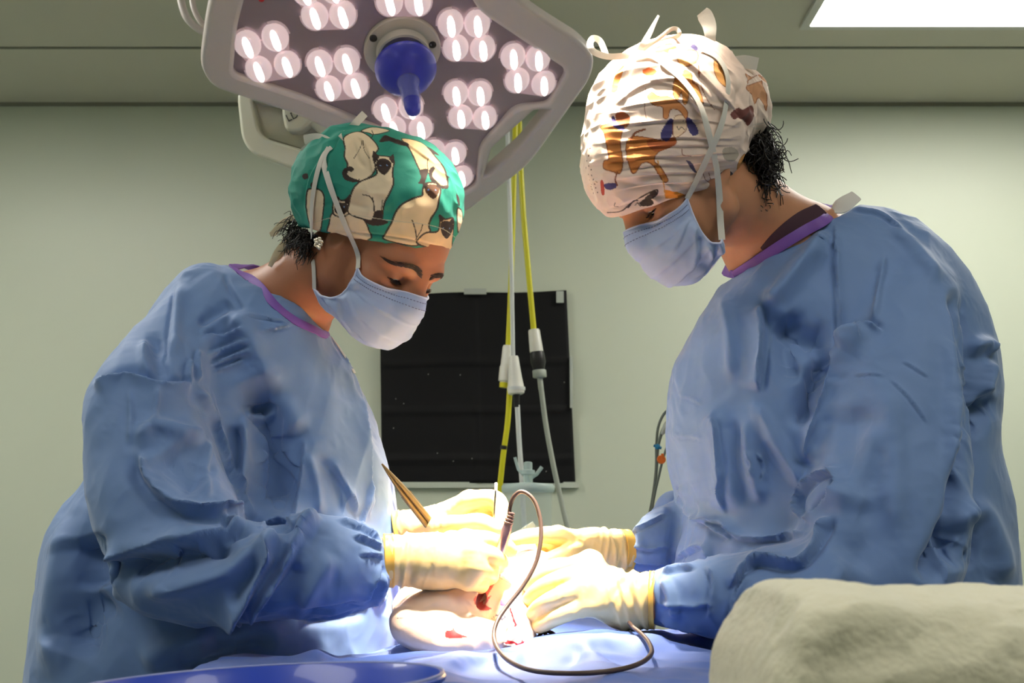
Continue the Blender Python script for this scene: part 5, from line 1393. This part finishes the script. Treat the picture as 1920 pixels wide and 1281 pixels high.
def blob(px, py, Y, rx, ry, a):
    c = P(px, py, Y); return a*np.exp(-((p3[:, 0]-c[0])/rx)**2 - ((p3[:, 1]-c[1])/ry)**2)
bump += blob(1100, 1200, 1.46, .10, .10, .022) + blob(860, 1215, 1.50, .10, .09, .006) + blob(1300, 1200, 1.52, .09, .12, .022) + blob(1000, 1215, 1.36, .10, .05, .012)
p3[:, 2] += bump*top
p3[:, 1] += .02*np.sin(p3[:, 0]*22)*np.clip(dropy.ravel()/.3, 0, 1); p3[:, 0] += .02*np.sin(p3[:, 1]*20)*np.clip(ov.ravel()/.3, 0, 1)
p3[:, 2] = np.maximum(p3[:, 2], .25)
idx = np.arange(nu*nv).reshape(nu, nv)
q = np.stack([idx[:-1, :-1], idx[1:, :-1], idx[1:, 1:], idx[:-1, 1:]], -1).reshape(-1, 4)
meDr = np_mesh('surgical_drape', p3, q)
if mesh_n(meDr)[idx[nu//2, nv-20]][2] < 0:
    meDr = np_mesh('surgical_drape', p3, q[:, ::-1])
sculpt(meDr, [('ridge', 14, 16, [(540, 1262), (610, 1222), (680, 1178), (735, 1148)], .1), ('ridge', 9, 10, [(640, 1240), (690, 1205), (745, 1172)], .1), ('valley', 8, 12, [(600, 1245), (660, 1212), (720, 1172)], .1),
  ('fold', 14, 26, [(1400, 1238), (1320, 1222), (1240, 1204), (1180, 1196)], .12), ('valley', 16, 24, [(1390, 1215), (1300, 1196), (1240, 1186)], .12), ('ridge', 8, 14, [(960, 1240), (1010, 1215), (1080, 1205), (1160, 1212)], .15), ('fold', 8, 16, [(1200, 1270), (1130, 1240), (1100, 1210)], .15), ('valley', 7, 14, [(1040, 1275), (1075, 1240), (1090, 1215)], .15),
  ('fold', 7, 14, [(830, 1245), (900, 1235), (960, 1228)], .15), ('valley', 7, 16, [(850, 1262), (920, 1250), (990, 1245)], .15), ('ridge', 7, 14, [(1240, 1275), (1290, 1255), (1360, 1248)], .15)])
meDr = modified(meDr, [('SUBSURF', dict(levels=1, render_levels=1)), ('SOLIDIFY', dict(thickness=.0012, offset=0))])
drape = link('surgical_drape', meDr, M_drape)
tag(drape, 'wide blue surgical drape covering the operating table between the two surgeons', 'drape')
table = empty('operating_table', 'operating table completely covered by the blue drape', 'operating table')
M_pad2 = mat('black table pad', srgb(30, 32, 36), .6)
MB().box((.045, 1.72, .90), (.26, 1.05, .06), bev=.015).build('table_top', M_pad2, table)
MB().box((.045, 1.80, .45), (.18, .30, .84), bev=.02).build('column', M_steel, table); MB().box((.045, 1.75, .03), (.20, .8, .06), bev=.02).build('base', M_steel, table)

# --- the limb being operated on
SK, PALE = srgb(238, 206, 178), srgb(236, 206, 184)
S = SDF.box(P(860, 1150, 1.52) - [.14, .12, .09], P(860, 1150, 1.52) + [.17, .22, .13], .0022)
S.chain([P(775, 1160, 1.475), P(830, 1150, 1.485), P(890, 1142, 1.51), P(950, 1118, 1.565), P(992, 1090, 1.64), P(1020, 1085, 1.74)], [.022, .030, .034, .038, .040, .036], .01)
S.ell(P(800, 1142, 1.53), (.044, .060, .030), rot_from((1, 0, 0), (0, -.5, 1)), .02)
S.ell(P(880, 1130, 1.545), (.050, .060, .034), rot_from((1, 0, 0), (0, -.5, 1)), .02)
S.chain([P(750, 1160, 1.455), P(764, 1180, 1.450), P(790, 1194, 1.445), P(824, 1207, 1.440), P(856, 1208, 1.440), P(890, 1208, 1.445), P(925, 1200, 1.455)], [.0085, .0095, .0105, .0100, .013, .015, .016], .016)
S.ell(P(840, 1176, 1.462), (.050, .030, .018), None, .012)
S.chain([P(748, 1160, 1.46), P(790, 1168, 1.452), P(835, 1176, 1.448)], [.006, .010, .012], .012)
S.chain([P(962, 1150, 1.50), P(968, 1185, 1.475), P(972, 1208, 1.465)], [.020, .018, .015], .012)
S.chain([P(931, 1050, 1.535), P(914, 1092, 1.512), P(898, 1124, 1.485), P(908, 1140, 1.462)], [.006, .008, .008, .003], .004, op='sub')
meL = sdf_cloth(S, 'person', 1, 3); crumple(meL, .0010, 30, 21)
treeL = bvh(meL)
cL = P(870, 1150, 1.53)
PENM = srgb(60, 70, 96)
BLD, BLD2 = srgb(170, 24, 30), srgb(206, 92, 88)
print_cloth(meL, treeL, cL, [
 ('plain', [(836, 1184), (846, 1182), (850, 1177), (855, 1185), (862, 1189), (877, 1195), (856, 1197), (836, 1196)], BLD),
 ('plain', [(925, 1060), (932, 1072), (926, 1096), (914, 1118), (906, 1132), (922, 1142), (900, 1144), (888, 1126), (898, 1112), (908, 1096), (914, 1076)], BLD2),
 ('line', [(744, 1160), (770, 1158), (790, 1162), (826, 1172)], PENM, .6), ('line', [(772, 1148), (790, 1156), (808, 1164)], PENM, .5), ('line', [(785, 1170), (795, 1160), (800, 1152)], PENM, .5), ('line', [(790, 1168), (804, 1158)], PENM, .5), ('line', [(756, 1156), (764, 1162), (776, 1160), (782, 1164)], PENM, .5),
 ('line', [(824, 1166), (824, 1152)], PENM, .5), ('line', [(930, 1080), (945, 1088), (961, 1098)], PENM, .8), ('line', [(952, 1098), (962, 1098), (959, 1090)], PENM, .6), ('line', [(946, 1077), (956, 1073), (962, 1076), (948, 1078)], srgb(180, 60, 70), 1.2), ('line', [(964, 1072), (974, 1071), (982, 1076)], PENM, .7),
 ('line', [(930, 1152), (942, 1164), (950, 1176)], PENM, .8), ('plain', [(938, 1128), (946, 1122), (956, 1126), (954, 1134), (940, 1136)], srgb(130, 110, 180)), ('line', [(938, 1134), (952, 1136), (960, 1140)], BLD, .8)], SK, .05)
M_limb = mat('patient skin', (1, 1, 1, 1), .45, attr='print', bump=[('noise', 260, .15, .001)])
limb = link('person', meL, M_limb)
tag(limb, 'patient under the drape, only a pale limb with a red open incision showing', 'person')
# raw tissue in the cut
S = SDF.box(P(908, 1100, 1.51) - .06, P(908, 1100, 1.51) + .06, .0013)
rng = np.random.default_rng(3)
wp, wn = hits(treeL, [(926, 1066), (921, 1078), (918, 1088), (914, 1098), (909, 1108), (903, 1117), (897, 1125), (901, 1133)], 0)
for c, n_ in zip(wp, wn):
    for k in range(5): S.ell(c + rng.normal(size=3)*.0035 - n_*.001, rng.uniform(.002, .0052, 3), None, .0015)
meWd = sdf_cloth(S, 'wound', 0, 1); crumple(meWd, .0010, 120, 2)
v = mesh_v(meWd); t = np.clip(fbm(v*140, 2)*.7 + .4, 0, 1)[:, None]
set_attr(meWd, 'print', np.array(srgb(150, 16, 26)[:3])*(1-t) + np.array(srgb(222, 120, 116)[:3])*t)
M_wet = mat('raw tissue', (1, 1, 1, 1), .15, attr='print', coat=.6)
wo = link('wound', meWd, M_wet, limb); wo['label'] = 'wet red open incision'

# --- gauze with blood, clamp under the hand
def cloth_grid(name, rows, m, parent=None, thick=.0012, sub=4):
    g = np.array([[pp(*q) for q in r] for r in rows]); g = np.stack([catmull(g[i], sub) for i in range(len(g))]); g = np.stack([catmull(g[:, j], sub) for j in range(g.shape[1])], 1)
    a, b = g.shape[:2]; idx = np.arange(a*b).reshape(a, b)
    q = np.stack([idx[:-1, :-1], idx[1:, :-1], idx[1:, 1:], idx[:-1, 1:]], -1).reshape(-1, 4)
    return modified(np_mesh(name, g.reshape(-1, 3), q), [('SOLIDIFY', dict(thickness=thick, offset=0)), ('SUBSURF', dict(levels=1, render_levels=1))])
meZ = cloth_grid('gauze', [[(952, 1136, 1.452), (956, 1134, 1.448), (962, 1137, 1.452)], [(954, 1150, 1.444), (961, 1150, 1.439), (969, 1152, 1.444)], [(954, 1168, 1.440), (963, 1169, 1.433), (972, 1170, 1.439)], [(951, 1184, 1.436), (963, 1187, 1.428), (976, 1186, 1.435)], [(945, 1199, 1.432), (962, 1203, 1.424), (982, 1201, 1.431)], [(944, 1209, 1.428), (964, 1213, 1.420), (983, 1209, 1.427)]], M_white, sub=8)
crumple(meZ, .0012, 70, 4)
xy, _ = proj(mesh_v(meZ)); col = np.tile(np.array(srgb(236, 222, 208)[:3]), (len(xy), 1))
wv = fbm(mesh_v(meZ)*120, 2)*4
for poly in ([(946, 1196), (965, 1203), (986, 1198), (986, 1206), (962, 1209), (944, 1205)], [(957, 1142), (961, 1142), (966, 1160), (965, 1174), (960, 1172), (961, 1158)]):
    ins = inside(xy + wv[:, None], np.array(poly, float)); col[ins] = srgb(196, 28, 40)[:3]
set_attr(meZ, 'print', col)
gz = link('gauze', meZ, mat('gauze cloth', (1, 1, 1, 1), .85, attr='print', bump=[('noise', 900, .5, .0008)])); tag(gz, 'small crumpled white gauze swab stained red, hanging over the edge of the limb', 'gauze')
cl = empty('clamp', 'dark metal clamp handle on the drape, half under the near gloved hand', 'clamp')
c = P(1008, 1196, 1.47)
for k, (dx, dz) in enumerate(((0, 0), (.012, -.002))):
    pts = [c + [dx + .011*math.cos(a), .004*k, dz + .009*math.sin(a)] for a in np.linspace(0, 2*math.pi, 25)]
    MB().tube(pts, .0022, 8, caps=False).build('finger_ring', M_dark, cl)
MB().tube([c + [.010, 0, .002], c + [.05, .01, .004], c + [.10, .02, .005]], .0024, 8).build('shank', M_dark, cl)

# --- instruments in the hands
fo = empty('surgical_forceps', "slim brassy forceps with ridged grip slanting up from the left surgeon's glove", 'forceps')
a, b = P(716, 870, 1.555), P(806, 984, 1.592)
for s in (-1, 1):
    d = b - a; L = np.linalg.norm(d); d /= L; sd = np.cross(d, FWD); sd /= np.linalg.norm(sd)
    pts = [a + sd*s*.0003, a + d*L*.15 + sd*s*.0012, a + d*L*.45 + sd*s*.0028, a + d*L*.8 + sd*s*.0034, b + sd*s*.0034, b + d*.012 + sd*s*.003]
    arm = MB().tube(pts, [.0008, .0020, .0036, .0042, .0042, .003], 10, smooth=6).build('arm', M_brass, fo)
    mb = MB()
    for i in range(22):
        q_ = a + d*L*(.50 + .45*i/22) + sd*s*.0032; mb.tube([q_ - sd*.0045, q_ + sd*.0045], .0007, 5)
    g_ = mb.build('grip_ridge', M_brass, arm); g_['kind'] = 'stuff'
ne = empty('probe', 'thin bright steel rod held upright between thumb and finger', 'probe')
MB().tube([P(929.5, 912, 1.545), P(928, 940, 1.546), P(925, 992, 1.545)], [.0011, .0013, .0013], 8, smooth=4).build('rod', M_steel, ne)
MB().tube([P(930, 905, 1.545), P(930, 908, 1.545), P(929.5, 920, 1.545)], [.0012, .0022, .0020], 8, smooth=4).build('tip', M_white, ne)

pe = empty('cautery_pen', "silver pen-shaped cautery handpiece with brown cable in the left surgeon's near glove", 'cautery pen')
a, b = P(952.5, 984, 1.468), P(935, 1044, 1.474); d = b - a; L = np.linalg.norm(d); d /= L
u = np.cross(d, FWD); u /= np.linalg.norm(u); M3 = np.stack([u, np.cross(d, u), d], 1)
MB().lathe([(1e-5, -.001), (.0052, -.001), (.0056, .002), (.0062, .006), (.0066, .018), (.0064, L*.7), (.0058, L), (.004, L + .002), (1e-5, L + .002)], 24, M3, a).build('barrel', M_pen, pe)
pr = [(1e-5, -.016)]
for k in range(4): z0 = -.016 + k*.004; r0 = .0042 + .0006*k; pr += [(r0 - .0012, z0), (r0, z0 + .0006), (r0, z0 + .0024), (r0 - .0012, z0 + .003)]
pr += [(.005, 0), (1e-5, .0002)]
MB().lathe(pr, 20, M3, a).build('strain_relief', M_relief, pe)
MB().tube([b, b + d*.016, b + d*.028 + [0, .01, 0]], [.0024, .0014, .0007], 8, smooth=3).build('electrode', M_steel, pe)
cab = [(954.5, 968, 1.467), (957, 948, 1.466), (964, 931, 1.462), (977, 922, 1.458), (993, 929, 1.455), (1006, 948, 1.452), (1014, 982, 1.446), (1013, 1020, 1.438), (1003, 1060, 1.430), (980, 1100, 1.420), (950, 1138, 1.405), (932, 1166, 1.388), (926, 1192, 1.37), (934, 1218, 1.33), (958, 1242, 1.275), (1000, 1258, 1.225), (1070, 1263, 1.20), (1140, 1259, 1.205), (1196, 1246, 1.235), (1221, 1226, 1.29), (1217, 1206, 1.345), (1204, 1190, 1.385), (1188, 1177, 1.425), (1180, 1168, 1.45)]
MB().tube([pp(*q_) for q_ in cab], .0026, 10, smooth=6).build('cable', M_cable, pe)
tabm = MB(); a, b = P(966, 1008, 1.668), P(1003, 984, 1.668); d = b - a; L = np.linalg.norm(d); d /= L; sd = np.cross(d, FWD); sd /= np.linalg.norm(sd)
tabm.box((a + b)/2, (L, .0115, .003), np.stack([d, sd, np.cross(d, sd)], 1), .0012)
tb_ = tabm.build('plastic_strip', M_clear); tag(tb_, "short clear plastic strip sticking up from the right surgeon's far glove", 'plastic strip')

# --- foreground: trolley with a blue bowl and a folded towel
M_bowl = mat('blue plastic bowl', srgb(46, 78, 190), .32, coat=.3)
tro = empty('instrument_trolley', 'steel trolley below the frame, carrying the blue bowl and the beige towel', 'trolley')
MB().box((.10, .70, .885), (1.3, .46, .02), bev=.006).build('tray', M_steel, tro)
for x in (-.5, .7):
    for y in (.5, .9): MB().tube([(x, y, 0), (x, y, .88)], .014, 12).build('leg', M_steel, tro)
bc = P(476, 1281, .90); Rb = rot_from((1, 0, .045), (0, .02, 1))
br = .140
prof = [(1e-5, -.085), (.085, -.085), (.095, -.080), (.122, -.030), (br-.006, -.004), (br-.002, .001), (br+.001, .001), (br+.0025, -.001), (br+.002, -.004), (br-.003, -.008), (.126, -.034), (.099, -.086), (.088, -.092), (1e-5, -.092)]
ob = MB().lathe(prof, 96, Rb, bc).build('bowl', M_bowl); tag(ob, 'round blue plastic bowl in the blurred foreground at the lower left', 'bowl')
mb = MB()
M_lipShine = mat('bowl lip highlight', srgb(150, 160, 205), .35)  # paler than the bowl: the rim's highlight is put into the colour
lip = [bc + Rb @ np.array([(br+.0004)*math.cos(a), (br+.0004)*math.sin(a), .0012]) for a in np.linspace(0, 2*math.pi, 97)]
MB().tube(lip, .0011, 8, caps=False).build('lip', M_lipShine, ob)

M_towel = mat('beige towel', srgb(214, 211, 184), .9, sheen=.4, bump=[('noise', 260, .5, .002), ('noise', 40, .15, .006)])
TY_ = .74
S = SDF.box(np.array([.115, .56, .885]), np.array([.52, .92, 1.10]), .0045)
ts = [(1374, 1290), (1380, 1222), (1396, 1186), (1418, 1142), (1440, 1104), (1462, 1092), (1500, 1088), (1560, 1087), (1596, 1094), (1630, 1103), (1700, 1104), (1800, 1101), (1900, 1097), (2000, 1100), (2200, 1110)]
zb = 1603
S.loft(*ring_loft([ST((x, y), (x, zb), TY_, .11, 3.6) for x, y in ts], sub=6))
meT = sdf_cloth(S, 'towel', 1, 2)
crumple(meT, .0022, 8, 40, (1, 1, 1.5)); crumple(meT, .0008, 50, 41)
sculpt(meT, [('valley', 5, 60, [(1500, 1260), (1700, 1190), (1900, 1180)]), ('ridge', 4, 50, [(1450, 1220), (1600, 1160), (1750, 1140)])])
tw = link('towel', meT, M_towel); tag(tw, 'folded beige towel in the blurred foreground at the lower right', 'towel')
# ================================================================ camera and light
cam = bpy.data.cameras.new('camera'); co = bpy.data.objects.new('camera', cam); COL.objects.link(co)
cam.sensor_width = 36; cam.lens = F_PX / 1920 * 36; co.location = CAM
co.rotation_euler = (math.pi/2 + PITCH, 0, 0); cam.clip_start = .02
cam.dof.use_dof = True; cam.dof.focus_distance = 1.58; cam.dof.aperture_fstop = 11
SC.camera = co
w = bpy.data.worlds.new('world'); w.use_nodes = True; SC.world = w
w.node_tree.nodes['Background'].inputs[0].default_value = (.8, .85, .8, 1); w.node_tree.nodes['Background'].inputs[1].default_value = .02
def spot(name, loc, target, power, size, blend, rad, col):
    l = bpy.data.lights.new(name, 'SPOT'); l.energy = power; l.spot_size = size; l.spot_blend = blend; l.shadow_soft_size = rad; l.color = col
    o = bpy.data.objects.new(name, l); COL.objects.link(o); o.location = loc
    o.rotation_euler = (Vector(target) - Vector(loc)).to_track_quat('-Z', 'Y').to_euler(); return o
spot('lamp_beam', HUB + LN*.03 + LX*.1, FIELD, 850, math.radians(18), .9, .14, (1, .90, .76))
spot('second_lamp_beam', (.185, 1.30, 2.42), FIELD + np.array([.02, 0, 0]), 720, math.radians(20), .9, .10, (1, .86, .70))
SC.view_settings.view_transform = 'Standard'; SC.view_settings.look = 'None'; SC.view_settings.gamma = 1.0
SC.view_settings.exposure = 1.0
SC.cycles.max_bounces = 5; SC.cycles.diffuse_bounces = 3; SC.cycles.glossy_bounces = 2; SC.cycles.transparent_max_bounces = 6; SC.cycles.use_adaptive_sampling = True; SC.cycles.adaptive_threshold = .09; SC.cycles.sample_clamp_indirect = 6.0
